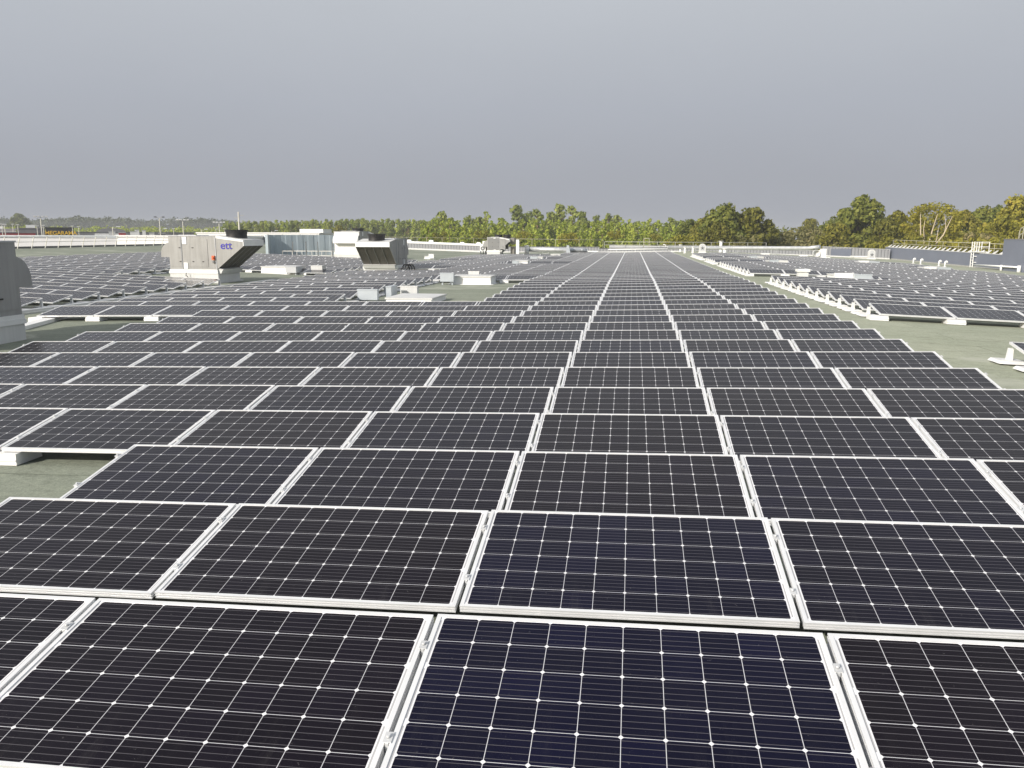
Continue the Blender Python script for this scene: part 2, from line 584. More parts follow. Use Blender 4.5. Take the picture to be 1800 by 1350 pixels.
def tray_mb(y0, y1, x=JX):
    """folded white ballast tray: flat top, splayed sides, on a dark pad"""
    b = MB()
    w0, w1, h = .21, .18, .062
    b.hexa([(x - w0, y0 - .03, .018), (x + w0, y0 - .03, .018), (x + w0, y1 + .03, .018), (x - w0, y1 + .03, .018),
            (x - w1, y0, h), (x + w1, y0, h), (x + w1, y1, h), (x - w1, y1, h)])
    b.box(x - w1 + .02, y0 + .03, -.01, x + w1 - .02, y1 - .03, .018, 1)
    return b


def post_mb(x=JX):
    b = MB()
    zt = .33 - .10 * ST - .078
    y = -.10
    b.hexa([(x - .042, y - .028, .06), (x + .042, y - .028, .06), (x + .042, y + .034, .06), (x - .042, y + .034, .06),
            (x - .035, y - .022, zt), (x + .035, y - .022, zt), (x + .035, y + .022, zt + .008), (x - .035, y + .022, zt + .008)])
    return b


def foot_mb(x=JX):
    b = MB()
    w_, h = .195, .112
    b.hexa([(x - w_ - .01, -1.035, .006), (x + w_ + .01, -1.035, .006), (x + w_ + .01, -.70, .006), (x - w_ - .01, -.70, .006),
            (x - w_, -1.02, h), (x + w_, -1.02, h), (x + w_, -.70, h), (x - w_, -.70, h)])
    b.box(x - w_ + .02, -1.01, -.02, x + w_ - .02, -.72, .006, 1)
    b.box(x - w_ - .012, -1.042, .045, x + w_ + .012, -1.037, .06)
    return b


TRAY_F = foot_mb().mesh('ballast_tray', [M['tray'], M['black']])
TRAY_S = tray_mb(-1.0, -.74).mesh('ballast_tray', [M['tray'], M['black']])
TRAY_R = tray_mb(-.26, .10).mesh('ballast_tray', [M['tray'], M['black']])
POST = post_mb().mesh('rear_post', M['tray'])

ORD = ['nearest', 'second', 'third', 'fourth', 'fifth', 'sixth', 'seventh', 'eighth', 'ninth', 'tenth', 'eleventh', 'twelfth',
       'thirteenth', 'fourteenth', 'fifteenth', 'sixteenth', 'seventeenth', 'eighteenth', 'nineteenth']
TENS = ['twentieth', 'thirtieth', 'fortieth', 'fiftieth', 'sixtieth']
TEN2 = ['twenty', 'thirty', 'forty', 'fifty', 'sixty']
NUM = ['no', 'one', 'two', 'three', 'four', 'five', 'six', 'seven', 'eight', 'nine', 'ten', 'eleven', 'twelve']


def ordinal(i):
    if i < 19:
        return ORD[i]
    k = i + 1
    return TENS[k // 10 - 2] if k % 10 == 0 else TEN2[k // 10 - 2] + '-' + (['first'] + ORD[1:9])[k % 10 - 1]


PX = 1.67
slots = {}       # (array, col, row) -> X, Y


def main_cols(r):
    if r == 0:
        return range(-3, 4)
    if r <= 2:
        return range(-2, 4 if r < 2 else 3)
    if r == 3:
        return range(-6, 3)
    if r <= 6:
        return range(-8 if r > 4 else -7, 3)
    if r <= 11:
        return range(-6, 3)
    left = -9
    cols = list(range(left, 3))
    if 14 <= r <= 23:
        cols = [c for c in cols if c < -5 or c > -3]
    if r in (29, 30, 31, 32):
        cols = [c for c in cols if c > -7]
    if r in (33, 34):
        cols = [c for c in cols if c > -9]
    if r in (36, 37, 38):
        cols = [c for c in cols if c < -5 or c > -3]
    if r in (42, 43):
        cols = [c for c in cols if c > -8]
    if 44 <= r <= 46:
        cols = [c for c in cols if c < -5 or c > -4]
    if r in (52, 53):
        cols = [c for c in cols if c < -6 or c > -4]
    if r >= 55:
        cols = [c for c in cols if c >= -4]
    return cols


for r in range(64):
    for c in main_cols(r):
        jog = min(.25, .028 * max(0, 1.4 * r - 9)) * c01((-c - 2) / 2)
        slots[('main', c, r)] = (PX * c + jog, 1.4 * r)
for k in range(-1, 30):
    for c in range(12):
        X = -17.71 - PW - PX * c
        Y = 19.71 + 1.4 * k
        if 9 <= k <= 15 and c < 4:
            continue
        if k >= 16:
            X += 1.3
        if c == 11 and k < 16:
            continue
        slots[('left', c, k)] = (X, Y)
for k in range(0, 43):
    if k in (25, 26, 32, 33):
        pass
    for c in range(10):
        if c < 3 and (11 <= k <= 14 or k in (25, 26, 32, 33)):
            continue
        if c in (8, 9) and 26 <= k <= 28 or c in (7, 8) and 33 <= k <= 34:
            continue
        if k > 36 and c > 12 - (k - 30) * .5:
            continue
        slots[('right', c, k)] = (6.504 + PX * c, 17.19 + 1.4 * k)
for k in range(-2, 1):
    for c in range(4):
        slots[('near', c, k)] = (6.52 + PX * c, 9.80 + 1.4 * k)


def to_px(p):
    d = Vector(p) - CAM
    cy, sy = math.cos(CAM_YAW), math.sin(CAM_YAW)
    x, y = d.x * cy + d.y * sy, -d.x * sy + d.y * cy
    cp, sp = math.cos(CAM_PITCH), math.sin(CAM_PITCH)
    dd = y * cp - d.z * sp
    if dd < .2:
        return None
    return 900 + F_PX * x / dd, 675 - F_PX * (y * sp + d.z * cp) / dd


info = []
for key, (X, Y) in slots.items():
    z = roof(X + PW / 2, Y - .5)
    sl = (roof(X + PW, Y - .5) - roof(X, Y - .5)) / PW
    ly = (roof(X + .8, Y) - roof(X + .8, Y - .98)) / .98
    jit = random.uniform(-.004, .004)
    mtx = Matrix.Translation((X, Y, z - sl * PW / 2 + ly * .49 + jit)) @ Matrix.Rotation(-math.atan(sl), 4, 'Y') @ \
        Matrix.Rotation(math.atan(ly) + random.uniform(-.004, .004), 4, 'X') @ Matrix.Rotation(random.uniform(-.0022, .0022), 4, 'Z')
    q = [to_px(mtx @ Vector(pp(x, s))) for x, s in ((0, 0), (PW, 0), (PW, -PL), (0, -PL))]
    area = 0
    if None not in q:
        cx, cyv = sum(p[0] for p in q) / 4, sum(p[1] for p in q) / 4
        q2 = [(min(1800, max(0, p[0])), min(1350, max(0, p[1]))) for p in q]
        area = abs(sum(q2[i][0] * q2[(i + 1) % 4][1] - q2[(i + 1) % 4][0] * q2[i][1] for i in range(4))) / 2
    info.append((area, key, mtx))
info.sort(key=lambda t: -t[0])
single = [t for t in info if t[0] > 0][:300]
rest = [t for t in info if t[0] > 0][300:] + [t for t in info if t[0] == 0 and t[1][0] == 'near']


def openness(key):
    a, c, r = key
    st = -1 if a == 'left' else 1
    return ((a, c - st, r) not in slots, (a, c + st, r) not in slots, (a, c, r - 1) not in slots, (a, c, r + 1) not in slots)


def label_for(key):
    a, c, r = key
    if a == 'main':
        if c == 0:
            where = 'on the column towards the white hoop'
        else:
            where = '%s %s of the centre column' % (NUM[abs(c)], 'left' if c < 0 else 'right')
        tone = 'blue' if (c == 0 and r < 2) else 'dark'
        return '%s solar panel in the %s row back, %s' % (tone, ordinal(r), where)
    if a == 'left':
        return 'solar panel beyond the gutter tray, %s row back, %s from the gutter' % (ordinal(r + 1), 'first' if c == 0 else ordinal(c))
    if a == 'right':
        return 'solar panel across the bare walkway, %s row back, %s from the walkway' % (ordinal(r), 'first' if c == 0 else ordinal(c))
    return 'solar panel at the near end of the walkway by the right frame edge, %s along, %s row' % (ordinal(c).replace('nearest', 'first'), ordinal(abs(r)).replace('nearest', 'first'))


near_n = 0
for area, key, mtx in single:
    o = thing('solar_panel', label_for(key), 'solar panel', group='solar panels in rows on the roof')
    o.matrix_world = mtx
    link('frame', FRAME, o)
    cs = link('cell_sheet', CELLS, o)
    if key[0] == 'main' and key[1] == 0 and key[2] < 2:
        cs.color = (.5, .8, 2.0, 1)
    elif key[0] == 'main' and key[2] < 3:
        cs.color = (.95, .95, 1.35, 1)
    lf, rt, fr, bk = openness(key)
    shifts = [0] + ([PX] if rt else [])
    for dx in shifts:
        if area > 2600 or lf or rt:
            for cm in CLAMP:
                link('clamp', cm, o, (dx, 0, 0))
        if fr and not (lf or rt):
            link('support_rail', RAIL, o, (dx, 0, 0))
        if lf or rt or fr:
            link('ballast_tray', TRAY_F if fr else TRAY_S, o, (dx, 0, 0))
        if lf or rt or bk:
            link('ballast_tray', TRAY_R, o, (dx, 0, 0))
            link('rear_post', POST, o, (dx, 0, 0))

# the remaining far panels as one mass
F0 = frame_mb(False)
T0, TS, T1, P0 = foot_mb(), tray_mb(-1.0, -.74), tray_mb(-.26, .10), post_mb()


class Mass:
    def __init__(s):
        s.v, s.f, s.mi, s.uv = [], [], [], []

    def add(s, mb, mtx, mi, uvs=None, remap=None):
        b = len(s.v)
        A = np.array(mb.v) @ np.array(mtx.to_3x3()).T + np.array(mtx.translation)
        s.v.extend(A.tolist())
        for k, f in enumerate(mb.f):
            s.f.append(tuple(b + i for i in f))
            s.mi.append(mi if remap is None else remap[mb.mi[k]])
            s.uv.extend(uvs if uvs else [(0, 0)] * len(f))


ms = Mass()
for n, (area, key, mtx) in enumerate(rest):
    iu, iv = n % 40, n // 40
    e = .002
    ms.add(sb, mtx, 0, [(iu + e, iv + e), (iu + 1 - e, iv + e), (iu + 1 - e, iv + 1 - e), (iu + e, iv + 1 - e)])
    ms.add(F0, mtx, 1)
    lf, rt, fr, bk = openness(key)
    for dx in [0] + ([PX] if rt else []):
        m2 = mtx @ Matrix.Translation((dx, 0, 0))
        if lf or rt or fr:
            ms.add(T0 if fr else TS, m2, 2, None, (2, 3))
        if lf or rt or bk:
            ms.add(T1, m2, 2, None, (2, 3))
            ms.add(P0, m2, 2)
me = bpy.data.meshes.new('solar_panels')
me.from_pydata(ms.v, [], ms.f)
for k in ('cell', 'frame', 'tray', 'black'):
    me.materials.append(M[k])
me.polygons.foreach_set('material_index', ms.mi)
lay = me.uv_layers.new(name='UVMap')
lay.data.foreach_set('uv', np.array(ms.uv, dtype=np.float32).ravel())
tag(link('solar_panels', me), 'far rows of dark solar panels packed closely across the back of the roof', 'solar panels',
    'solar panels in rows on the roof', 'stuff')


def text_mesh(curve, parent, loc):
    tmp = bpy.data.objects.new('lettering', curve)
    me = bpy.data.meshes.new_from_object(tmp)
    bpy.data.objects.remove(tmp)
    o = link('lettering', me, parent, loc)
    o.rotation_euler = (math.pi / 2, 0, 0)
    return o


# ------------------------------------------------------------------ rooftop air units
def air_unit(label, x, y, rz, logo=False, fans=1, wid=2.1, body=2.4, h=2.15, louvre=False, ov=1.4):
    """local: slanted end towards +x, hood towards -x, the -y side is the service side; origin at base centre of the body"""
    t = thing('air_handling_unit', label, 'ventilation unit', (x, y, roof(x, y)), rz, 'ventilation units on the roof')
    x0, x1, hw = -body / 2, body / 2, wid / 2
    b = MB().box(x0 - .02, -hw - .02, -.1, x1 + .05, hw + .02, .40)
    b.box(x0 - .14, -hw - .14, -.08, x1 + .16, hw + .14, .02)
    b.build('roof_curb', M['offwhite'], t)
    b = MB().box(x0 - .05, -hw - .05, .40, x1 + .05, hw + .05, .50).box(x0 - .03, -hw - .03, .502, x1 + .03, hw + .03, .60)
    b.build('base_frame', M['white'], t)
    b = MB().box(x0, -hw, .60, x1, hw, h)
    b.build('casing', M['steel'], t)
    b = MB().box(x0 - .02, -hw - .02, h, x1 + .02, hw + .02, h + .035)
    b.box(x0 + .3, -hw + .4, h + .035, x0 + 1.2, hw - .5, h + .07)
    b.build('roof_sheet', M['lightgrey'], t)
    # slanted condenser end: overhang over +x
    zt0, zt1, zl = h + .034, h - .16, h - .44
    for s, yy in ((-1, -hw), (1, hw - .03)):
        b = MB().prism([(x1, .60), (x1 + ov, zl), (x1 + ov, zt1), (x1, zt0 - .01)], yy, yy + .03)
        b.build('side_panel', M['steel'], t)
    b = MB().prism([(x1 + .02, zt0 - .05), (x1 + ov, zt1 - .04), (x1 + ov, zt1), (x1 + .02, zt0)], -hw + .031, hw - .031)
    b.build('top_deck', M['offwhite'], t)
    b = MB().prism([(x1 + .02, zt0 - .12), (x1 + ov + .004, zt1 - .10), (x1 + ov + .004, zt1 + .004), (x1 + .02, zt0 + .004)], -hw - .012, -hw - .001)
    b.build('trim', M['white'], t)
    b = MB().box(x1 + ov - .02, -hw - .004, zl, x1 + ov + .012, hw + .004, zt1 + .002)
    b.build('lip', M['white'], t)
    dx, dz = ov, zl - .60
    L = math.hypot(dx, dz)
    nx_, nz_ = dz / L, -dx / L
    off = .05
    prof = [(x1 + .03, .62), (x1 + ov - .03, zl + .01), (x1 + ov - .03 - nx_ * off, zl + .01 - nz_ * off), (x1 + .03 - nx_ * off, .62 - nz_ * off)]
    prof = [prof[0], prof[1], prof[2], prof[3]]
    b = MB().prism(prof, -hw + .031, hw - .031)
    cm = b.build('coil', M['coil'], t)
    b = MB()
    for k in range(1, 4):
        yy = -hw + wid * k / 4
        b.bar((x1 + .05 + nx_ * .01, yy, .63 + nz_ * .01), (x1 + ov - .05 + nx_ * .01, yy, zl - .0 + nz_ * .01), .022, .02, 0, (0, 1, 0))
    b.build('coil_strip', M['steel'], cm)
    b = MB().prism([(x1 + .001, .60), (x1 + .30, .60), (x1 + .30, .61), (x1 + .02, .66)], -hw + .04, hw - .04)
    b.prism([(x1 + .051, .40), (x1 + .16, .40), (x1 + .28, .598), (x1 + .051, .598)], -hw + .05, hw - .05)
    b.build('drip_pan', M['offwhite'], t)
    for k in range(fans):
        yy = 0
        r = .52 if fans == 1 else .42
        xc = x1 + .55 if fans == 1 else x1 - .30 + .95 * k
        zb = h - .02
        b = MB()
        b.tube([(xc, yy, zb - .06), (xc, yy, zb + .10), (xc, yy, zb + .22), (xc, yy, zb + .34)], [r * .96, r * .93, r * .97, r * 1.08], 28, 0, False)
        b.tube([(xc, yy, zb + .335), (xc, yy, zb + .30), (xc, yy, zb + .10)], [r * 1.08, r * .95, r * .86], 28, 0, False)
        f = b.build('fan_ring', M['black'], t)
        b = MB()
        for q in range(7):
            rr = r * .9 * q / 7 + .05
            b.tube([(xc + rr * math.cos(a), yy + rr * math.sin(a), zb + .30) for a in [i * math.pi / 12 for i in range(25)]], .006, 4, 0, False)
        b.bar((xc - r, yy, zb + .31), (xc + r, yy, zb + .31), .02, .02)
        b.bar((xc, yy - r, zb + .32), (xc, yy + r, zb + .32), .02, .02)
        b.tube([(xc, yy, zb + .05), (xc, yy, zb + .28)], .12, 12)
        b.build('fan_guard', M['darkgrey'], f)
    # weather hood on the other end
    arc = [(x0, h - .30)] + [(x0 - .46 * math.sin(a), h - .86 + .56 * math.cos(a)) for a in [R(15 * i) for i in range(1, 6)]] + [(x0 - .46, h - .98), (x0, h - .98)]
    b = MB().prism(list(reversed(arc)), -hw + .05, hw - .05)
    b.build('weather_hood', M['steel'], t)
    # service side: doors, seams, latches
    for sgn in (-1, 1):
        yo = sgn * hw
        ya, yb = (yo - .014, yo - .001) if sgn < 0 else (yo + .001, yo + .014)
        for (a, c) in ((x0 + .08, x0 + .62), (x0 + .98, x0 + 1.98)):
            d = MB().box(a, ya, .72, c, yb, h - .12).build('access_door', M['steel'], t)
            bb = MB()
            for zz in (.95, h - .55):
                bb.box(c - .1 if a < x0 + .5 else a + .2, ya - .02 if sgn < 0 else yb, zz, c - .02 if a < x0 + .5 else a + .28, ya if sgn < 0 else yb + .02, zz + .035)
            if a > x0 + .5:
                bb.box(c - .3, ya - .02 if sgn < 0 else yb, .95, c - .22, ya if sgn < 0 else yb + .02, .985)
            bb.build('latch', M['black'], d)
        y2, y3 = (yo - .02, yo - .0015) if sgn < 0 else (yo + .0015, yo + .02)
        MB().box(x0 + .70, y2, h - .36, x0 + .93, y3, h - .02).build('cover_plate', M['white'], t)
        MB().box(x0 + .72, y2, .62, x0 + .93, y3, .92).build('cover_plate', M['white'], t)
        MB().box(x1 - .03, y2, .62, x1 + .0, y3, h - .03).box(x0 + .64, y2 + .004 * sgn, .62, x0 + .66, y3, h - .02).build('corner_strip', M['lightgrey'], t)
    if louvre:
        MB().box(x0 + .1, -hw - .03, .7, x1 - .02, -hw - .016, h - .1).build('louvre', M['grille'], t)
        return t
    bb = MB().box(x1 - .2, -hw - .09, 1.05, x1 - .07, -hw - .003, 1.25)
    bb.tube([(x1 - .135, -hw - .09, 1.16), (x1 - .135, -hw - .13, 1.16)], .04, 10)
    bb.build('isolator_switch', M['orange'], t)
    MB().box(x1 - .18, -hw - .06, .90, x1 - .09, -hw - .003, 1.0).build('switch_box', M['darkgrey'], t)
    if logo:
        fc = bpy.data.curves.new('lettering', 'FONT')
        fc.body, fc.size, fc.extrude, fc.offset = 'ett', .50, .004, .004
        fc.space_character = 1.02
        fc.materials.append(M['blue'])
        o = text_mesh(fc, t, (x1 + .24, -hw - .016, h - .58))
        bb = MB()
        bb.tube([(x0 + .9, -hw - .16, .44), (x0 + .9, -hw - .2, .3)] + [(x0 + .9 + .1 * math.sin(a), -hw - .2, .3 - .1 + .1 * math.cos(a)) for a in [i * .6 for i in range(9)]], .018, 6)
        bb.build('hose', M['black'], t)
    return t


u2 = air_unit('grey metal ventilation unit with blue ett letters and a black fan on its overhang', -19.92, 33.62, 0, True)
u3 = air_unit('ventilation unit with dark slanted underside facing the camera and a black fan', -14.46, 45.6, -math.pi / 2, wid=2.1)
u4 = air_unit('sunlit white ended ventilation unit with a bulging hood, beside the blue sheeting', -23.6, 65.0, math.pi / 2, wid=2.3, h=2.35)
u1 = air_unit('big shaded ventilation unit cut by the left frame edge, nearest to the camera', -13.40, 11.2, -math.pi / 2)
u5 = air_unit('small ventilation unit with twin dark fans near the far parapet', -13.95, 83.3, 0, False, 2, 2.2, 1.35, 1.95, True, 1.05)
for ch in list(u4.children):
    if ch.name.split('.')[0] == 'weather_hood':
        ch.data.materials.clear()
        ch.data.materials.append(M['white'])
MB().box(-1.225, -1.1, .62, -1.203, 1.1, 2.3).build('end_panel', M['white'], u4)
u3.location.z -= .17
# pipe loops at the foot of the slanted unit
b = MB()
for k in range(3):
    x = -13.25 + .16 * k
    zb = roof(-13.2, 45)
    b.tube([(x, 44.62, zb + .06), (x + .1, 44.65, zb + .22), (x + .22, 44.7, zb + .42), (x + .4, 44.75, zb + .44), (x + .52, 44.8, zb + .25), (x + .5, 44.85, zb + .0)], .045, 7)
tag(b.build('insulated_pipe', M['black']), 'black insulated pipe loops at the foot of the slanted ventilation unit', 'pipe')

# split units beside the small unit
def split_unit(x, y, label, w_=.5, h_=.75, zb=.3, fan=True):
    z = roof(x, y)
    t = thing('condenser_unit', label, 'condenser', (x, y, z))
    MB().box(-w_ / 2, -.17, zb, w_ / 2, .17, zb + h_).build('casing', M['white'], t)
    b = MB()
    for sx in (-1, 1):
        b.box(sx * w_ * .4 - .03, -.2, -.05, sx * w_ * .4 + .03, .2, zb)
    b.build('stand', M['darkgrey'], t)
    if fan:
        b = MB()
        b.tube([(0, -.172, zb + h_ * .45), (0, -.19, zb + h_ * .45)], w_ * .36, 18)
        f = b.build('fan_grille', M['darkgrey'], t)
        MB().tube([(0, -.191, zb + h_ * .45), (0, -.2, zb + h_ * .45)], w_ * .17, 12).build('hub', M['lightgrey'], f)
    return t


split_unit(-15.15, 82.6, 'small white condenser with a round grille left of the twin fan unit', .62, .62, .55)
split_unit(-15.0, 82.9, 'dark topped condenser head above the white one by the twin fan unit', .45, .4, 1.2, False)
split_unit(-11.35, 82.5, 'tall white cabinet standing right of the twin fan unit', .32, 1.6, .1, False)
MB()
b = MB()
z = roof(-11.9, 83.3)
b.box(-12.2, 83.0, z, -11.8, 84.2, z + .9)
b.box(-12.2, 83.0, z + 1.2, -11.8, 84.2, z + 1.9)
for yy in (83.1, 84.1):
    b.box(-12.1, yy - .03, z + .9, -12.04, yy + .03, z + 1.2)
tag(b.build('electrical_cabinet', M['casing_dark']), 'dark grey cabinet stack between twin fan unit and tall white cabinet', 'cabinet')


# ------------------------------------------------------------------ smoke vents with their boxes
def smoke_vent(label, x0, x1, y, d, h, boxes):
    xc = (x0 + x1) / 2
    z = min(roof(x0, y), roof(x1, y))
    t = thing('smoke_vent', label, 'smoke vent', (xc, y, z), 0, 'smoke vents on the roof')
    w_ = (x1 - x0) / 2
    b = MB()
    b.hexa([(-w_, 0, -.06), (w_, 0, -.06), (w_, d, -.06), (-w_, d, -.06), (-w_ + .03, .03, h), (w_ - .03, .03, h), (w_ - .03, d - .03, h), (-w_ + .03, d - .03, h)])
    b.box(-w_ - .1, -.1, -.05, w_ + .1, d + .1, .03)
    b.build('curb', M['white'], t)
    b = MB()
    b.hexa([(-w_ - .01, -.01, h + .002), (w_ + .01, -.01, h + .002), (w_ + .01, d + .01, h + .002), (-w_ - .01, d + .01, h + .002),
            (-w_ - .01, -.01, h + .05), (w_ + .01, -.01, h + .05), (w_ + .01, d + .01, h + .05), (-w_ - .01, d + .01, h + .05)])
    b.hexa([(-w_ + .02, .02, h + .052), (w_ - .02, .02, h + .052), (w_ - .02, d - .02, h + .052), (-w_ + .02, d - .02, h + .052),
            (-w_ + .3, .3, h + .07), (w_ - .3, .3, h + .07), (w_ - .3, d - .3, h + .07), (-w_ + .3, d - .3, h + .07)])
    b.build('lid', M['offwhite'], t)
    for (a0, a1, c0, c1, e0, e1, mk) in boxes:
        b = MB().box(a0 - xc, c0 - y, e0, a1 - xc, c1 - y, e1)
        b.box(a0 - xc + .05, c0 - y + .1, -.08, a0 - xc + .11, c0 - y + .16, e0).box(a1 - xc - .11, c0 - y + .1, -.08, a1 - xc - .05, c0 - y + .16, e0)
        b.box(a0 - xc - .012, c0 - y - .012, e1 - .03, a1 - xc + .012, c1 - y, e1 + .004)
        b.build('actuator_box', M[mk], t)
    return t


smoke_vent('white smoke vent behind the ett unit with a grey box at its right', -20.6, -18.45, 41.0, 1.5, .42,
           [(-18.95, -18.3, 40.7, 41.5, .12, .48, 'lightgrey'), (-17.9, -17.2, 41.9, 42.5, .08, .5, 'offwhite')])
smoke_vent('flat white smoke vent in the roof clearing nearest to the camera, with blue grey boxes', -6.8, -5.3, 20.9, 2.0, .17,
           [(-8.05, -7.38, 21.9, 22.08, .06, .40, 'bluegrey'), (-7.30, -7.12, 22.6, 23.3, .1, .46, 'bluegrey'), (-7.1, -6.5, 23.6, 23.8, .12, .42, 'offwhite')])
smoke_vent('white smoke vent deeper in the same clearing, with a pale flap box at left', -7.12, -5.27, 31.3, 1.5, .33,
           [(-7.45, -6.85, 30.9, 31.1, .15, .52, 'bluegrey'), (-6.6, -6.1, 32.9, 33.1, .2, .52, 'offwhite')])
smoke_vent('white smoke vent in the middle distance left of the centre columns', -7.3, -6.35, 52.3, 1.2, .38,
           [(-7.4, -6.95, 51.9, 52.1, .08, .42, 'bluegrey')])
smoke_vent('farther white smoke vent left of the centre columns', -7.5, -6.5, 63.0, 1.2, .36,
           [(-7.5, -6.9, 62.6, 62.8, .08, .44, 'bluegrey')])
smoke_vent('white smoke vent near the far left duct', -6.9, -6.0, 73.8, 1.1, .35, [(-6.9, -6.4, 73.5, 73.65, .1, .42, 'offwhite')])
smoke_vent('nearest smoke vent beyond the walkway, half white and half blue grey', 9.9, 11.25, 35.2, 1.2, .30,
           [(9.85, 10.6, 34.6, 34.8, .10, .44, 'white'), (10.62, 11.35, 34.3, 34.5, .05, .40, 'bluegrey')])
smoke_vent('second smoke vent beyond the walkway, pale blue grey between panel rows', 9.9, 11.1, 53.3, 1.2, .34,
           [(9.95, 10.5, 52.8, 53.0, .1, .45, 'bluegrey'), (10.55, 11.1, 52.7, 52.9, .08, .42, 'offwhite')])
smoke_vent('third smoke vent beyond the walkway, small and pale', 10.0, 11.2, 63.2, 1.1, .34,
           [(10.0, 10.6, 62.8, 63.0, .1, .44, 'bluegrey')])
smoke_vent('pale smoke vent at the far end of the panels before the navy wall', 18.6, 20.1, 64.3, 1.1, .34,
           [(18.6, 19.3, 63.9, 64.1, .1, .46, 'white'), (19.4, 20.1, 63.8, 64.0, .08, .40, 'bluegrey')])
smoke_vent('pale smoke vent by the panel field corner in front of the roof ladder', 20.4, 22.0, 55.0, 1.1, .34,
           [(20.4, 21.1, 54.6, 54.8, .1, .46, 'white'), (21.2, 22.0, 54.5, 54.7, .08, .40, 'bluegrey')])
smoke_vent('small white smoke vent far left before the blue sheeting and parapet', -18.8, -18.0, 71.6, .8, .25,
           [(-18.3, -17.8, 71.3, 71.5, .1, .5, 'white')])


def cap_vent(label, x, y, s=.4, h=.3):
    z = roof(x, y)
    t = thing('square_vent', label, 'roof vent', (x, y, z))
    MB().box(-s / 2, -s / 2, -.05, s / 2, s / 2, h).build('upstand', M['offwhite'], t)
    b = MB().box(-s / 2 - .06, -s / 2 - .06, h + .04, s / 2 + .06, s / 2 + .06, h + .16)
    b.box(-s / 2 + .05, -s / 2 + .05, h, s / 2 - .05, s / 2 - .05, h + .04)
    b.build('cap', M['white'], t)


cap_vent('small white square vent cap at the edge of the rows beyond the walkway', 8.8, 36.4, .45, .28)
cap_vent('low white vent cap lying on the far roof beside the long silver duct', 14.6, 84.5, .7, .16)
cap_vent('low white vent cap on the far roof right of the long silver duct', 18.0, 82.3, .6, .2)
cap_vent('white vent cap at the foot of the ribbed parapet left of the arched cowl', 27.6, 98.0, 1.6, .12)
cap_vent('white vent cap right of the silver duct by the far parapet', -4.0, 95.0, 1.3, .18)

# vent pipes
for i, (x, y, lb) in enumerate(((28.9, 83.2, 'first'), (28.6, 80.2, 'second'), (28.9, 76.3, 'third'), (28.6, 74.0, 'fourth'))):
    z = roof(x, y)
    b = MB().tube([(0, 0, -.05), (0, 0, .38), (.03, 0, .46), (.1, 0, .5), (.16, 0, .46), (.17, 0, .36)], .075, 10)
    b.tube([(0, 0, -.02), (0, 0, .02)], .16, 12)
    tag(b.build('vent_pipe', M['white'], None, (x, y, z)), '%s white gooseneck vent pipe counted from the arched cowl, before the navy wall' % lb, 'vent pipe',
        'gooseneck pipes before the navy wall')


# ------------------------------------------------------------------ ducts and cowls
def duct(label, pts, r, sup, box=None, mk='galv'):
    t = thing('duct', label, 'duct', (pts[0][0], pts[0][1], roof(pts[0][0], pts[0][1])))
    o = Vector(t.location)
    P = [Vector(p) - o for p in pts]
    MB().tube(P, r, 16).build('duct_run', M[mk], t)
    b = MB()
    for i in range(len(P) - 1):
        n = max(1, int((P[i + 1] - P[i]).length / 2.4))
        for k in range(n + 1):
            p = P[i].lerp(P[i + 1], k / n)
            d = (P[i + 1] - P[i]).normalized() * .02
            b.tube([p - d, p + d], r * 1.06, 16)
    b.build('joint_band', M['galv'], t)
    b = MB()
    for (x, y) in sup:
        zz = roof(x, y) - o.z
        for dx in (-r - .05, r + .05):
            b.bar((x - o.x + dx, y - o.y, zz - .05), (x - o.x + dx, y - o.y, zz + .9), .05)
        b.bar((x - o.x - r - .07, y - o.y, zz + .14), (x - o.x + r + .07, y - o.y, zz + .14), .05)
    if sup:
        b.build('support', M['galv'], t)
    return t


zd = roof(10, 92)
duct('long silver round duct along the far roof right of the centre rows',
     [(5.2, 97.5, zd + .50), (12.0, 92.5, zd + .53), (19.3, 86.5, zd + .62), (20.3, 85.7, zd + .78)], .21, [(8.5, 95.0), (12.5, 92.1), (16.2, 89.0), (18.8, 86.9)])
zl_ = roof(-7, 86)
duct('fat silver round duct lying left of the centre rows by the far parapet',
     [(-10.6, 85.6, zl_ + .62), (-7.2, 85.8, zl_ + .58), (-4.7, 86.0, zl_ + .55), (-4.2, 86.3, zl_ + .45)], .27, [(-8.7, 85.7)])
b = MB().tube([(0, 0, -.05), (0, 0, 1.0)], .24, 16).tube([(0, 0, .97), (0, 0, 1.04)], .27, 16)
tag(b.build('duct_riser', M['white'], None, (-10.75, 85.4, roof(-10.75, 85.4))), 'white upright round riser at the left end of the fat silver duct', 'duct riser')
b = MB().hexa([(-.25, -.3, .2), (.25, -.3, .2), (.25, .3, .2), (-.25, .3, .2), (-.18, -.3, 1.1), (.05, -.3, 1.1), (.05, .3, 1.1), (-.18, .3, 1.1)])
b.box(-.25, -.25, -.05, -.15, -.15, .2).box(.15, -.25, -.05, .25, -.15, .2)
tag(b.build('duct_bracket', M['bluegrey'], None, (-6.1, 85.0, roof(-6.1, 85.0))), 'grey tapered box bracket standing before the fat silver duct', 'bracket')


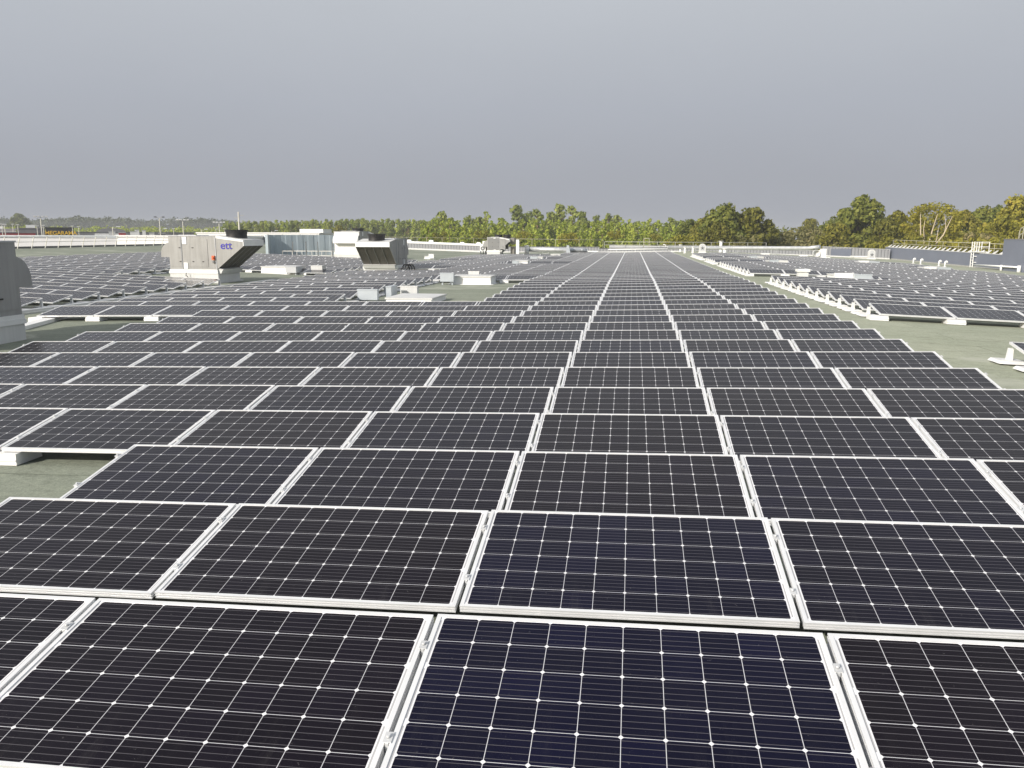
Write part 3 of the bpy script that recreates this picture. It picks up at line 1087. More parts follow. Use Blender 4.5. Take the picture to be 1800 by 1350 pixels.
def cowl(label, x, y, w_=.75, h_=.95):
    t = thing('cowl', label, 'vent cowl', (x, y, roof(x, y)))
    r = w_ / 2
    prof = [(-r, -.05), (r, -.05), (r, h_ - r)] + [(r * math.cos(a), h_ - r + r * math.sin(a)) for a in [R(20 * i) for i in range(1, 9)]] + [(-r, h_ - r)]
    MB().prism(prof, 0, .5).build('hood', M['offwhite'], t)
    pr2 = [(p[0] * .74, .12 + max(0, p[1]) * .8) for p in prof]
    MB().prism(pr2, -.006, -.001).build('mesh_front', M['lightgrey'], t)
    b = MB()
    for k in range(5):
        a = k * 2 * math.pi / 5 + .3
        b.bar((0, -.012, .5), (.2 * math.cos(a), -.012, .5 + .2 * math.sin(a)), .07, .006, 0, (0, 1, 0))
    b.build('fan_blade', M['darkgrey'], t)
    MB().box(-r - .06, -.1, -.04, r + .06, .6, .06).build('base_plate', M['white'], t)


cowl('white arched cowl before the long silver duct', 8.6, 89.8, .72, 1.0)
cowl('white arched cowl standing at the corner where the navy wall begins', 28.5, 96.2, .72, 1.12)


def stub(label, x, y, h=.62, r=.13):
    b = MB().tube([(0, 0, -.04), (0, 0, .12), (0, 0, h * .7), (0, 0, h)], [r * 1.5, r, r * .9, r * .9], 12)
    b.tube([(0, 0, h + .03), (0, 0, h + .09)], r * 1.5, 12)
    b.tube([(0, 0, h), (0, 0, h + .03)], r * .5, 8)
    tag(b.build('vent_stack', M['white'], None, (x, y, roof(x, y))), label, 'vent stack')


stub('short white vent stack at the end of the low far pipe', 6.7, 99.0, .8, .16)
stub('white vent stack at the near end of the long silver duct', 6.75, 91.0)
stub('second white vent stack at the start of the long silver duct', 7.6, 90.5)
stub('white vent stack standing under the middle of the long silver duct', 10.7, 86.5, .5, .2)
stub('white mushroom stack rising behind the long silver duct', 11.3, 96.5, 1.25, .2)

t = thing('elbow_fan', 'white fan housing with a round mouth and square riser before the ribbed parapet', 'fan housing', (22.2, 92.4, roof(22.2, 92.4)))
b = MB()
ring = []
b.tube([(-.75, -.25, .48), (-.75, .15, .48)], .40, 22, 0, False)
b.tube([(-.75, -.25, .48), (-.75, -.2, .48), (-.75, .15, .48)], [.40, .30, .28], 22, 0, False)
b.tube([(-.75, .12, .48), (-.75, .15, .48)], .29, 22)
b.build('fan_mouth', M['offwhite'], t)
MB().tube([(-.5, .1, .62), (0, .1, .66)], .2, 12).build('connector', M['white'], t)
MB().box(-.28, -.2, .05, .28, .4, .98).build('riser', M['white'], t)
MB().box(-.65, -.4, -.05, .7, .6, .05).box(.28, -.15, .0, .3, .3, .3).build('base_plate', M['white'], t)

# cable tray running up the gutter valley
b = MB()
for yy in range(0, 12):
    y0, y1 = 14.5 + 1.75 * yy, 14.5 + 1.75 * (yy + 1) - .004
    za, zb = roof(-17.0, y0), roof(-17.0, y1)
    for (xa, xb, h) in ((-17.28, -17.06, .10), (-16.86, -16.80, .06)):
        b.hexa([(xa, y0, za - .02), (xb, y0, za - .02), (xb, y1, zb - .02), (xa, y1, zb - .02), (xa, y0, za + h), (xb, y0, za + h), (xb, y1, zb + h), (xa, y1, zb + h)])
tag(b.build('cable_tray', M['galv']), 'long grey metal cable tray running up the gutter valley at left', 'cable tray')
b = MB()
for yy in range(0, 30):
    y0, y1 = 36.0 + 1.6 * yy, 36.0 + 1.6 * (yy + 1) - .004
    za, zb = roof(5.55, y0), roof(5.55, y1)
# tray by the near unit
b = MB()
zz = roof(-12.6, 14.0)
za, zb = roof(-13.9, 13.9), roof(-15, 17.2)
b.hexa([(-13.95, 13.8, za - .02), (-13.65, 13.9, za - .02), (-14.75, 17.3, zb - .02), (-15.05, 17.2, zb - .02),
        (-13.95, 13.8, za + .1), (-13.65, 13.9, za + .1), (-14.75, 17.3, zb + .1), (-15.05, 17.2, zb + .1)])
tag(b.build('cable_cover', M['white']), 'white sheet metal cable cover running from the near shaded unit to the panels', 'cable cover')

# curved blue sheeting screen and the steel frame before it
t = thing('screen_wall', 'curved blue grey ribbed sheeting screen left of the white ended unit', 'screen wall', (-31.1, 65.5, roof(-31.1, 65.5)))
path = [(.2, -1.5), (-.35, -.9), (-.6, -.2), (-.45, .5), (.1, 1.1), (1.2, 2.0), (2.6, 3.1), (4.2, 4.2), (5.8, 5.3)]
b = MB()
dist = 0
pts = []
for i in range(len(path) - 1):
    p, q = Vector(path[i] + (0,)), Vector(path[i + 1] + (0,))
    n = max(2, int((q - p).length / .11))
    for k in range(n):
        pts.append(p.lerp(q, k / n))
pts.append(Vector(path[-1] + (0,)))
for side, off in ((0, .03), (1, -.03)):
    pass
prevq = None
for i, p in enumerate(pts):
    d = (pts[min(i + 1, len(pts) - 1)] - pts[max(i - 1, 0)]).normalized()
    nrm = Vector((-d.y, d.x, 0))
    q = p + nrm * (.012 if i % 9 < 4 else -.012)
    if prevq is not None:
        b.bar((prevq.x, prevq.y, .9), (q.x, q.y, .9), .02, 1.85)
    prevq = q
b.build('sheeting', M['screen'], t)
b = MB()
for i in range(0, len(pts), 14):
    b.box(pts[i].x - .03, pts[i].y + .05, -.1, pts[i].x + .03, pts[i].y + .11, 1.9)
b.build('post', M['galv'], t)
t = thing('steel_frame', 'low grey steel frame with thin uprights before the blue sheeting', 'steel frame', (-27.5, 65.4, roof(-27.5, 65.4)))
b = MB()
for z in (.12, .52):
    b.bar((-2.6, -.3, z), (2.9, -.3, z), .06)
    b.bar((-2.6, .7, z), (2.9, .7, z), .06)
for k in range(7):
    x = -2.6 + 5.5 * k / 6
    b.bar((x, -.3, -.1), (x, -.3, .55), .05)
    b.bar((x, .7, -.1), (x, .7, .55), .05)
    b.bar((x, -.3, .5), (x, .7, .5), .05)
b.build('rack', M['galv'], t)
for x in (-1.6, -.35, .75, 2.1):
    MB().bar((x, -.36, -.1), (x, -.36, 1.35), .055).build('upright', M['darkgrey'], t)

# ------------------------------------------------------------------ left edge rail
t = thing('edge_rail', 'leaning galvanised guard rail along the left roof edge', 'guard rail', (-50.1, 60, 0))
yy = 30.0
ends = []
while yy < 100:
    z = roof(-50.1, yy)
    MB().bar((0, yy - 60, z - .05), (.34, yy - 60, z + 1.02), .06, .045, 0, (0, 1, 0)).build('post', M['rail'], t)
    ends.append((yy - 60, z))
    yy += 1.62
b = MB()
for fz, fx in ((1.0, .335), (.55, .19)):
    b.tube([(fx, y_, z_ + fz) for y_, z_ in ends], .022, 6)
b.build('rail', M['rail'], t)
b = MB()
for i in range(40):
    y0 = 28 + 1.9 * i
    z0, z1 = roof(-50.3, y0), roof(-50.3, y0 + 1.9)
    b.hexa([(-50.55, y0, z0 - .2), (-50.3, y0, z0 - .2), (-50.3, y0 + 1.896, z1 - .2), (-50.55, y0 + 1.896, z1 - .2),
            (-50.55, y0, z0 + .16), (-50.3, y0, z0 + .16), (-50.3, y0 + 1.896, z1 + .16), (-50.55, y0 + 1.896, z1 + .16)])
tag(b.build('roof_kerb', M['darkgrey']), 'low dark roof kerb under the leaning guard rail', 'kerb')

# ------------------------------------------------------------------ far parapet, rails
YP = 101.0


def parapet(label, x0, x1, y, h, mk, cap='lightgrey', capw=.35):
    t = thing('parapet_wall', label, 'parapet', ((x0 + x1) / 2, y, roof((x0 + x1) / 2, y)))
    L = (x1 - x0) / 2
    z0, z1 = roof(x0, y) - t.location.z, roof(x1, y) - t.location.z
    b = MB().hexa([(-L, 0, z0 - .3), (L, 0, z1 - .3), (L, .2, z1 - .3), (-L, .2, z0 - .3), (-L, 0, z0 + h), (L, 0, z1 + h), (L, .2, z1 + h), (-L, .2, z0 + h)])
    b.build('wall', M[mk], t)
    b = MB().hexa([(-L, -.06, z0 + h + .002), (L, -.06, z1 + h + .002), (L, capw, z1 + h + .002), (-L, capw, z0 + h + .002),
                   (-L, -.06, z0 + h + .06), (L, -.06, z1 + h + .06), (L, capw, z1 + h + .06), (-L, capw, z0 + h + .06)])
    b.build('coping', M[cap], t)
    b = MB().hexa([(-L, -.08, z0 - .1), (L, -.08, z1 - .1), (L, -.003, z1 - .1), (-L, -.003, z0 - .1), (-L, -.05, z0 + .14), (L, -.05, z1 + .14), (L, -.003, z1 + .14), (-L, -.003, z0 + .14)])
    b.build('flashing', M['offwhite'], t)
    return t


parapet('ribbed grey parapet left of the twin fan unit with a white lagged pipe on top', -50.2, -16.0, YP, .72, 'cladding', 'lightgrey')
parapet('ribbed grey parapet behind the fat silver duct', -15.99, -3.4, YP, .72, 'cladding', 'darkgrey')
parapet('low brownish ribbed parapet behind the end of the centre rows', -3.39, 6.3, YP, .52, 'cladding', 'darkgrey')
parapet('low ribbed parapet behind the long silver duct', 6.31, 24.0, YP, .62, 'cladding', 'lightgrey')
parapet('ribbed grey parapet at right ending at the navy wall', 24.01, 31.9, YP, 1.15, 'cladding', 'lightgrey')
MB()
b = MB().box(-1.2, -.03, .05, 1.2, -.002, 1.0)
tag(b.build('cladding_panel', M['navy'], None, (26.2, YP, roof(26.2, YP))), 'smooth blue grey panel set in the ribbed parapet left of the arched cowl', 'panel')

# white lagged pipe on the left parapet
b = MB()
za = roof(-34, YP) + .9
b.tube([(-49, YP + .1, roof(-49, YP) + .92), (-34, YP + .1, za + .02), (-17.5, YP + .1, roof(-17, YP) + .92), (-16.4, YP + .05, roof(-17, YP) + .7)], .17, 12)
tag(b.build('lagged_pipe', M['white']), 'white lagged pipe lying along the left parapet top', 'pipe')
for i, x in enumerate((-45, -41.5, -36, -33.0, -28.6, -25.6, -21.4, -19.2)):
    b = MB().box(-.3, -.2, 0, .3, .25, .14 + .06 * (i % 3)).box(-.22, -.15, .14 + .06 * (i % 3), .2, .2, .2 + .06 * (i % 3))
    tag(b.build('junction_box', M['white'], None, (x, YP + .35, roof(x, YP) + 1.02)), 'small white junction box on the lagged pipe, %s from the twin fan unit' % ordinal(7 - i).replace('nearest', 'first'),
        'junction box', 'junction boxes on the left parapet')
# low white pipe before the centre parapet
b = MB()
b.tube([(-2.2, 99.6, roof(0, 99.6) + .46), (6.3, 99.6, roof(6.2, 99.6) + .42)], .075, 10)
for x in (-1.2, 1.2, 3.5, 5.6):
    b.bar((x, 99.6, roof(x, 99.6) - .05), (x, 99.6, roof(x, 99.6) + .42), .04)
tag(b.build('low_pipe', M['white']), 'thin white pipe on stands before the low centre parapet', 'pipe')
b = MB()
b.hexa([(-2.2, 103.2, -.4), (8, 103.2, -.4), (8, 103.6, -.4), (-2.2, 103.6, -.4), (-2.2, 103.2, .62), (8, 103.2, .55), (8, 103.6, .55), (-2.2, 103.6, .62)])
tag(b.build('lower_roof_wall', M['lightgrey']), 'pale sheet wall of the next roof behind the low centre parapet', 'wall')
b = MB().tube([(0, 0, 0), (0, 0, .55), (-.06, 0, .68), (-.2, 0, .72), (-.32, 0, .68)], .05, 8)
tag(b.build('vent_pipe', M['white'], None, (5.0, 102.0, .05)), 'white bent vent pipe right of the hoop on the centre parapet', 'vent pipe')

# access hoop
t = thing('access_hoop', 'tall white hoop of the roof access ladder at the end of the centre rows', 'ladder hoop', (2.55, YP + .25, roof(2.5, YP) + .1))
for sx in (-1, 1):
    MB().bar((sx * .33, 0, -.3), (sx * .33, 0, 1.72), .07).build('stile', M['creamrail'], t)
MB().bar((-.36, 0, 1.70), (.36, 0, 1.70), .07).build('top_rail', M['creamrail'], t)
b = MB()
for z in (.1, .35):
    b.bar((-.33, .02, z), (.33, .02, z), .04)
b.build('rung', M['creamrail'], t)


def rail(label, pts, h, mk, posts, mid=True, r=.022):
    t = thing('guard_rail', label, 'guard rail', pts[0])
    o = Vector(pts[0])
    P = [Vector(p) - o for p in pts]
    b = MB().tube([p + Vector((0, 0, h)) for p in P], r, 6)
    if mid:
        b.tube([p + Vector((0, 0, h * .5)) for p in P], r * .8, 6)
    b.build('rail', M[mk], t)
    L = sum((P[i + 1] - P[i]).length for i in range(len(P) - 1))
    for k in range(posts + 1):
        s = L * k / posts
        for i in range(len(P) - 1):
            l = (P[i + 1] - P[i]).length
            if s <= l + 1e-4:
                p = P[i].lerp(P[i + 1], s / l)
                break
            s -= l
        MB().bar(p - Vector((0, 0, .3)), p + Vector((0, 0, h)), .04).build('post', M[mk], t)
    return t


rail('thin cream guard rail on the left parapet behind the lagged pipe', [(-50, 102.6, .95), (-15.9, 102.6, .55)], .85, 'creamrail', 16, False)
rail('thin cream guard rail behind the fat silver duct', [(-15.4, 102.6, .62), (-3.0, 102.6, .5)], .8, 'creamrail', 4, False)
rail('thin grey guard rail behind the centre and the long duct', [(-2.8, 102.6, .3), (17.5, 102.6, .25)], .78, 'rail', 9, True)

# ------------------------------------------------------------------ navy wall at right
XW = 32.2
t = thing('navy_wall', 'long smooth navy blue parapet wall along the right roof edge', 'wall', (XW, 86, roof(XW, 86)))
b = MB()
zb, ze = roof(XW, 70) - t.location.z, roof(XW, 104) - t.location.z
hN, hF = 1.28, 1.42
y0, y1 = 70.6 - 86, 104 - 86
b.hexa([(0, y0, zb - .4), (.3, y0, zb - .4), (.3, y1, ze - .4), (0, y1, ze - .4), (0, y0, zb + hN), (.3, y0, zb + hN), (.3, y1, ze + hF), (0, y1, ze + hF)])
b.build('wall', M['navy'], t)
b = MB()
b.hexa([(-.04, y0, zb + hN + .002), (.34, y0, zb + hN + .002), (.34, y1, ze + hF + .002), (-.04, y1, ze + hF + .002),
        (-.04, y0, zb + hN + .05), (.34, y0, zb + hN + .05), (.34, y1, ze + hF + .05), (-.04, y1, ze + hF + .05)])
b.build('coping', M['lightgrey'], t)
b = MB()
b.hexa([(-.07, y0, zb - .1), (-.003, y0, zb - .1), (-.003, y1, ze - .1), (-.07, y1, ze - .1), (-.05, y0, zb + .12), (-.003, y0, zb + .12), (-.003, y1, ze + .12), (-.05, y1, ze + .12)])
b.build('flashing', M['concrete'], t)
t2 = thing('guard_rail', 'cream guard rail on white slanted feet along the navy wall', 'guard rail', (XW + .1, 86, t.location.z))
zt = lambda y: (zb + hN) + ((ze + hF) - (zb + hN)) * (y - y0) / (y1 - y0) + .05
n = 0
y = y0 + .3
while y < y1 - .3:
    MB().hexa([(-.03, y, zt(y) + .002), (.22, y, zt(y) + .002), (.22, y + .09, zt(y) + .002), (-.03, y + .09, zt(y) + .002),
               (.40, y, zt(y) + .29), (.50, y, zt(y) + .29), (.50, y + .09, zt(y) + .29), (.40, y + .09, zt(y) + .29)]).build('foot', M['offwhite'], t2)
    y += 1.35
b = MB()
for hz in (.42, .85):
    b.tube([(.62, y0, zt(y0) + hz), (.62, y1 - .5, zt(y1) + hz), (.62, y1 - .2, zt(y1) + hz - .08), (.62, y1 - .1, zt(y1) + hz - .35)], .024, 8)
b.build('rail', M['creamrail'], t2)
for k in range(9):
    y = y0 + .2 + (y1 - y0 - .8) * k / 8
    MB().bar((.62, y, zt(y) - .1), (.62, y, zt(y) + .85), .035).build('post', M['creamrail'], t2)

t = thing('navy_tower', 'tall navy blue block rising at the right frame edge', 'building', (XW - .35, 62, roof(XW, 62)))
b = MB().box(0, -9, -1.2, 4.0, 8.6, 2.62)
b.build('wall', M['navy'], t)
MB().box(-.04, -9.04, 2.622, 4.04, 8.64, 2.69).build('coping', M['midgrey'], t)
b = MB()
for hz in (.45, .95):
    b.tube([(.5, -8.5, 2.7 + hz), (.5, 6.4, 2.7 + hz), (.5, 6.9, 2.7 + hz - .1), (.5, 7.1, 2.7 + hz - .4), (.5, 7.15, 2.7)], .05, 8)
for k in range(5):
    y = -8 + 14.5 * k / 4
    b.bar((.5, y, 2.68), (.5, y, 3.65), .05)
b.build('guard_rail', M['creamrail'], t)
# ladder on the navy wall
t = thing('roof_ladder', 'white roof ladder with a guarded landing on the navy wall', 'ladder', (XW, 77.2, roof(XW, 77.2)))
for dy in (-.25, .25):
    MB().bar((-.16, dy, -.05), (-.16, dy, 2.35), .06).build('stile', M['white'], t)
b = MB()
for k in range(9):
    b.bar((-.16, -.25, .1 + .27 * k), (-.16, .25, .1 + .27 * k), .035)
b.build('rung', M['white'], t)
b = MB()
for z in (.45, 1.0):
    b.box(-.15, -.6, z, -.003, -.27, z + .06)
b.build('wall_bracket', M['white'], t)
b = MB()
b.box(-.22, -1.35, 1.40, .75, .38, 1.47)
b.build('landing', M['white'], t)
b = MB()
for (x, y) in ((-.16, -.8), (-.16, -1.3), (.7, -1.3), (.7, .3)):
    b.bar((x, y, 1.47), (x, y, 2.35), .055)
for z in (1.9, 2.32):
    b.bar((-.16, -.27, z), (-.16, -1.3, z), .045)
    b.bar((-.16, -1.3, z), (.7, -1.3, z), .045)
    b.bar((.7, -1.3, z), (.7, .3, z), .045)
b.build('landing_rail', M['white'], t)
t = thing('overflow_pipe', 'white horizontal pipe on short legs at the foot of the navy wall', 'pipe', (XW - .5, 70, roof(XW - .5, 70)))
MB().tube([(0, -3.0, .38), (0, 5.8, .30)], .07, 10).build('pipe_run', M['white'], t)
MB().tube([(0, -3.0, -.1), (0, -3.0, .52)], .14, 12).build('leg', M['white'], t)
MB().tube([(0, .2, -.1), (0, .2, .46)], .09, 10).build('leg', M['white'], t)


# ------------------------------------------------------------------ far buildings at left
def at(u, v, dist):
    """point seen at photo pixel (u,v) at a given ground distance: used to survey where far things stand"""
    x, up = (u - 900) / F_PX, -(v - 675) / F_PX
    cp, sp = math.cos(CAM_PITCH), math.sin(CAM_PITCH)
    Y, Z = cp + up * sp, -sp + up * cp
    c, s = math.cos(CAM_YAW), math.sin(CAM_YAW)
    d = Vector((x * c - Y * s, x * s + Y * c, Z))
    k = dist / math.hypot(d.x, d.y)
    return CAM + d * k


def far_building(name, label, u0, u1, vt, dist, depth, mk, roofmk=None, flat=False):
    p, q = at(u0, vt, dist), at(u1, vt, dist)
    if flat:
        q = CAM + (q - CAM) * ((p.y - CAM.y) / (q.y - CAM.y))
    a = math.atan2(q.y - p.y, q.x - p.x)
    L = math.hypot(q.x - p.x, q.y - p.y)
    H = p.z - GZ
    t = thing(name, label, 'building', (p.x, p.y, GZ), a)
    MB().box(0, 0, -.1, L, depth, H).build('wall', M[mk], t)
    MB().box(-.15, -.15, H + .003, L + .15, depth + .15, H + .25).build('roof', M[roofmk or mk], t)
    return t, L, H


t, L, H = far_building('red_store', 'low red fronted store far left beyond the guard rail', -60, 72, 412, 250, 22, 'red', 'midgrey')
b = MB()
for k in range(8):
    b.box(L * (k + .1) / 8, -.04, .3, L * (k + .9) / 8, -.004, 3.2)
b.build('window', M['signblack'], t)
b = MB().box(L - 1.4, -.5, H - 1.6, L + .2, -.01, H - .1)
b.build('canopy', M['darkgrey'], t)
t, L, H = far_building('grey_store', 'long grey store behind the red fronted store', 28, 78, 404.5, 275, 30, 'midgrey', 'midgrey')
MB().box(L * .33, -.0 + 2, H + .25, L * .66, 6, H + 1.1).build('roof_unit', M['white'], t)
t, L, H = far_building('pale_store', 'pale flat store left of the grey store', -60, 27, 406, 280, 30, 'offwhite', 'lightgrey')
MB().box(L * .62, 3, H + .25, L * .75, 6, H + .95).build('roof_unit', M['white'], t)
t, L, H = far_building('cinema', 'black cinema block with large yellow letters', 79, 128, 403.5, 252, 26, 'signblack', 'signblack')
b = MB()
for k in range(6):
    b.box(.4 + L * k / 6, -.03, .5, L * (k + 1) / 6 - .3, -.004, H - 4.2)
b.build('window', M['darkgrey'], t)
fc = bpy.data.curves.new('lettering', 'FONT')
fc.body, fc.size, fc.extrude, fc.offset = 'MEGARAMA', 1.42, .05, .028
fc.space_character = .98
fc.align_x = 'CENTER'
fc.materials.append(M['yellow'])
text_mesh(fc, t, (L * .54, -.08, H - 1.75))
# the pale flat roofs between
t, L, H = far_building('retail_hall', 'long pale grey flat hall just below the leaning guard rail', -90, 203, 419.8, 120, 18, 'lightgrey', 'bluegrey', True)
MB().box(0, -.06, H - 2.0, L, -.004, H - 1.75).build('cladding_joint', M['midgrey'], t)
for k in range(8):
    MB().box(L * (k + .25) / 8, -.05, .2, L * (k + .75) / 8, -.004, 3.4).build('window', M['midgrey'], t)
d_ = (at(-90, 419.8, 120).y - CAM.y) / (at(204, 419.8, 1).y - CAM.y)
t, L, H = far_building('white_hall', 'bright white hall beyond the left edge, seen behind the rail up to the ett unit', 204, 345, 419.3, d_, 18, 'white', 'white', True)
b = MB()
for k in range(6):
    b.box(L * (k + .3) / 6, -.05, .1, L * (k + .7) / 6, -.004, 3.6)
b.build('door', M['midgrey'], t)
t, L, H = far_building('long_white_hall', 'long white roofed hall behind the ett unit and the blue sheeting', 345, 560, 412.0, 190, 26, 'white', 'white', True)
MB().box(L * .8, 3, H + .25, L * .99, 8, H + 1.0).build('roof_unit', M['white'], t)
t, L, H = far_building('dark_hall', 'low dark hall with white sign strip in the far car park', 128, 340, 411, 290, 20, 'midgrey', 'darkgrey')
MB().box(L * .17, -.6, H - 1.3, L * .37, -.01, H - .3).build('sign_strip', M['white'], t)
b = MB()
arch = [(L * .18, H + .25), (L * .42, H + .25)] + [(L * .30 + L * .12 * math.cos(a), H + .25 + 1.2 * math.sin(a)) for a in [R(15 * i) for i in range(1, 12)]]
MB().prism(arch, 2, 16).build('vaulted_roof', M['midgrey'], t)
for i, (u, vt, w_, mk, lb) in enumerate(((196, 407, 9, 'offwhite', 'pale'), (214, 409, 10, 'red', 'reddish'), (233, 407, 8, 'white', 'white boxy'), (240, 404, 6, 'white', 'tall white'),
                                         (252, 405, 5, 'white', 'narrow white'), (266, 409, 7, 'offwhite', 'low cream'), (284, 410, 9, 'darkgrey', 'dark'))):
    p = at(u, vt + 3, 270)
    t = thing('roof_unit', '%s box unit on the far dark hall, %s from the cinema' % (lb, ordinal(i).replace('nearest', 'first')), 'roof unit', (p.x, p.y, p.z - 2.2), .6, 'box units on the far dark hall')
    s = w_ * 270 / F_PX
    MB().box(-s / 2, -.8, 0, s / 2, .8, 2.3).build('casing', M[mk], t)
    MB().box(-s / 2 - .1, -.9, 2.303, s / 2 + .1, .9, 2.45).build('lid', M['lightgrey'], t)


# lamp posts
def lamp(u, vt, dist, kind, label):
    p = at(u, vt, dist)
    H = p.z - GZ
    t = thing('street_lamp', label, 'street lamp', (p.x, p.y, GZ), CAM_YAW + .5, 'lamp posts in the far car park')
    r = .10 if kind != 'thin' else .07
    MB().tube([(0, 0, -.1), (0, 0, H * .5), (0, 0, H)], [r * 1.5, r * 1.2, r], 8).build('pole', M['wood_pole'], t)
    if kind == 'tee':
        MB().bar((-1.35, 0, H), (1.35, 0, H), .14, .12).build('cross_arm', M['white'], t)
        for k in (-1.2, -.45, .45, 1.2):
            MB().box(k - .22, -.25, H + .06, k + .22, .25, H + .26).build('lamp_head', M['white'], t)
    elif kind == 'vee':
        for s in (-1, 1):
            MB().bar((0, 0, H - .1), (s * .9, 0, H + .2), .1).build('arm', M['wood_pole'], t)
            MB().box(s * .9 - .3, -.2, H + .1, s * .9 + .3, .2, H + .34).build('lamp_head', M['darkgrey'], t)
    elif kind == 'arm':
        MB().bar((0, 0, H - .5), (1.1, 0, H), .09).build('arm', M['wood_pole'], t)
        MB().box(.8, -.18, H - .03, 1.6, .18, H + .18).build('lamp_head', M['white'], t)
    else:
        MB().box(-.35, -.15, H - .02, .35, .15, H + .12).build('lamp_head', M['white'], t)


lamp(70, 384, 215, 'tee', 'tall tee shaped lamp post between the red store and the cinema')
lamp(279, 385, 215, 'vee', 'tall lamp post with two dark angled heads left of the ett unit')
lamp(320, 389, 215, 'tee', 'tee shaped floodlight post rising behind the ett unit')
lamp(384, 393, 215, 'tee', 'tee shaped floodlight post left of the power pole')
lamp(2, 397, 200, 'thin', 'thin lamp post at the left frame edge')
lamp(7, 397.5, 190, 'thin', 'second thin lamp post beside the one at the frame edge')
lamp(21, 397, 260, 'thin', 'slim post behind the pale flat store')
lamp(30, 398, 235, 'thin', 'slim post before the red store front')
lamp(64, 400, 235, 'thin', 'slim post at the right end of the red store')
lamp(75, 399, 238, 'thin', 'slim post just left of the cinema block')
lamp(126, 400, 235, 'thin', 'slim post at the right end of the cinema block')
lamp(137, 401, 235, 'thin', 'slim post just right of the cinema block')
lamp(197, 401, 220, 'arm', 'short lamp with a single raised arm above the white hall')
lamp(281, 404, 230, 'arm', 'short single arm lamp beside the two headed lamp post')
lamp(304, 404, 230, 'thin', 'thin lamp between the two tall posts left of the ett unit')
lamp(353, 405, 230, 'arm', 'short single arm lamp right of the floodlight behind the ett unit')
lamp(379, 404.5, 230, 'thin', 'thin short lamp beside the floodlight left of the power pole')
lamp(394, 404, 230, 'thin', 'thin short lamp just before the power pole')
lamp(477, 407, 230, 'arm', 'short lamp above the blue sheeting')
p = at(418, 374, 230)
H = p.z - GZ
t = thing('power_pole', 'pale concrete power pole with three short cross arms above the black fan', 'power pole', (p.x, p.y, GZ), .5)
MB().tube([(0, 0, -.1), (0, 0, H)], [.34, .2], 8).build('pole', M['wood_pole'], t)
MB().bar((0, 0, H - .9), (1.3, 0, H - .9), .12).build('cross_arm', M['wood_pole'], t)
MB().bar((0, 0, H - 1.5), (-1.1, 0, H - 1.5), .12).build('cross_arm', M['wood_pole'], t)
MB().bar((0, 0, H - 2.4), (1.4, 0, H - 2.4), .12).build('cross_arm', M['wood_pole'], t)


# ------------------------------------------------------------------ trees
rng = np.random.default_rng(11)


def leaf_mesh(name, clumps, per, size, m, flat=0.):
    """many leaf-sized faces on the shells of uneven clumps: clumps = (x, y, z, r)"""
    vs, n = [], 0
    for (cx, cy, cz, r) in clumps:
        k = max(6, int(per * (r / 1.0) ** 2))
        d = rng.normal(size=(k, 3))
        d /= np.linalg.norm(d, axis=1)[:, None]
        rad = r * (.55 + .5 * rng.random(k) ** .6)
        c = d * rad[:, None] * np.array([1, 1, .85]) + np.array([cx, cy, cz])
        nr = d + rng.normal(size=(k, 3)) * .55 + np.array([0, 0, .25])
        nr /= np.linalg.norm(nr, axis=1)[:, None]
        a = np.cross(nr, rng.normal(size=(k, 3)))
        a /= np.linalg.norm(a, axis=1)[:, None] + 1e-9
        b_ = np.cross(nr, a)
        s = size * (.55 + .9 * rng.random(k))[:, None]
        e = .5 + .5 * rng.random(k)[:, None]
        q = np.stack([c - a * s * .5, c + b_ * s * .36 * e, c + a * s * .5, c - b_ * s * .36], 1)
        vs.append(q.reshape(-1, 3))
        n += k
    v = np.concatenate(vs)
    me = bpy.data.meshes.new(name)
    me.vertices.add(len(v))
    me.vertices.foreach_set('co', v.astype(np.float32).ravel())
    me.loops.add(n * 4)
    me.loops.foreach_set('vertex_index', np.arange(n * 4, dtype=np.int32))
    me.polygons.add(n)
    me.polygons.foreach_set('loop_start', np.arange(0, n * 4, 4, dtype=np.int32))
    me.materials.append(m)
    me.update()
    me.validate()
    return me


def trunk_mesh(name, H, r, limbs, m, lean=.0):
    b = MB()
    top = (lean * H, 0, H)
    b.tube([(0, 0, -.3), (lean * H * .3, .02 * H, H * .35), (lean * H * .6, -.01 * H, H * .7), top], [r * 1.25, r, r * .7, r * .25], 8)
    for (z0, ang, ln, up) in limbs:
        o = Vector((lean * z0, 0, z0))
        d = Vector((math.cos(ang), math.sin(ang), up)).normalized()
        e = o + d * ln
        mid = o.lerp(e, .5) + Vector((0, 0, .06 * ln))
        b.tube([o, mid, e], [r * .5, r * .34, r * .1], 6)
        d2 = Vector((math.cos(ang + .7), math.sin(ang + .7), up + .5)).normalized()
        b.tube([mid, mid + d2 * ln * .5], [r * .25, r * .07], 5)
    return b.mesh(name, m)


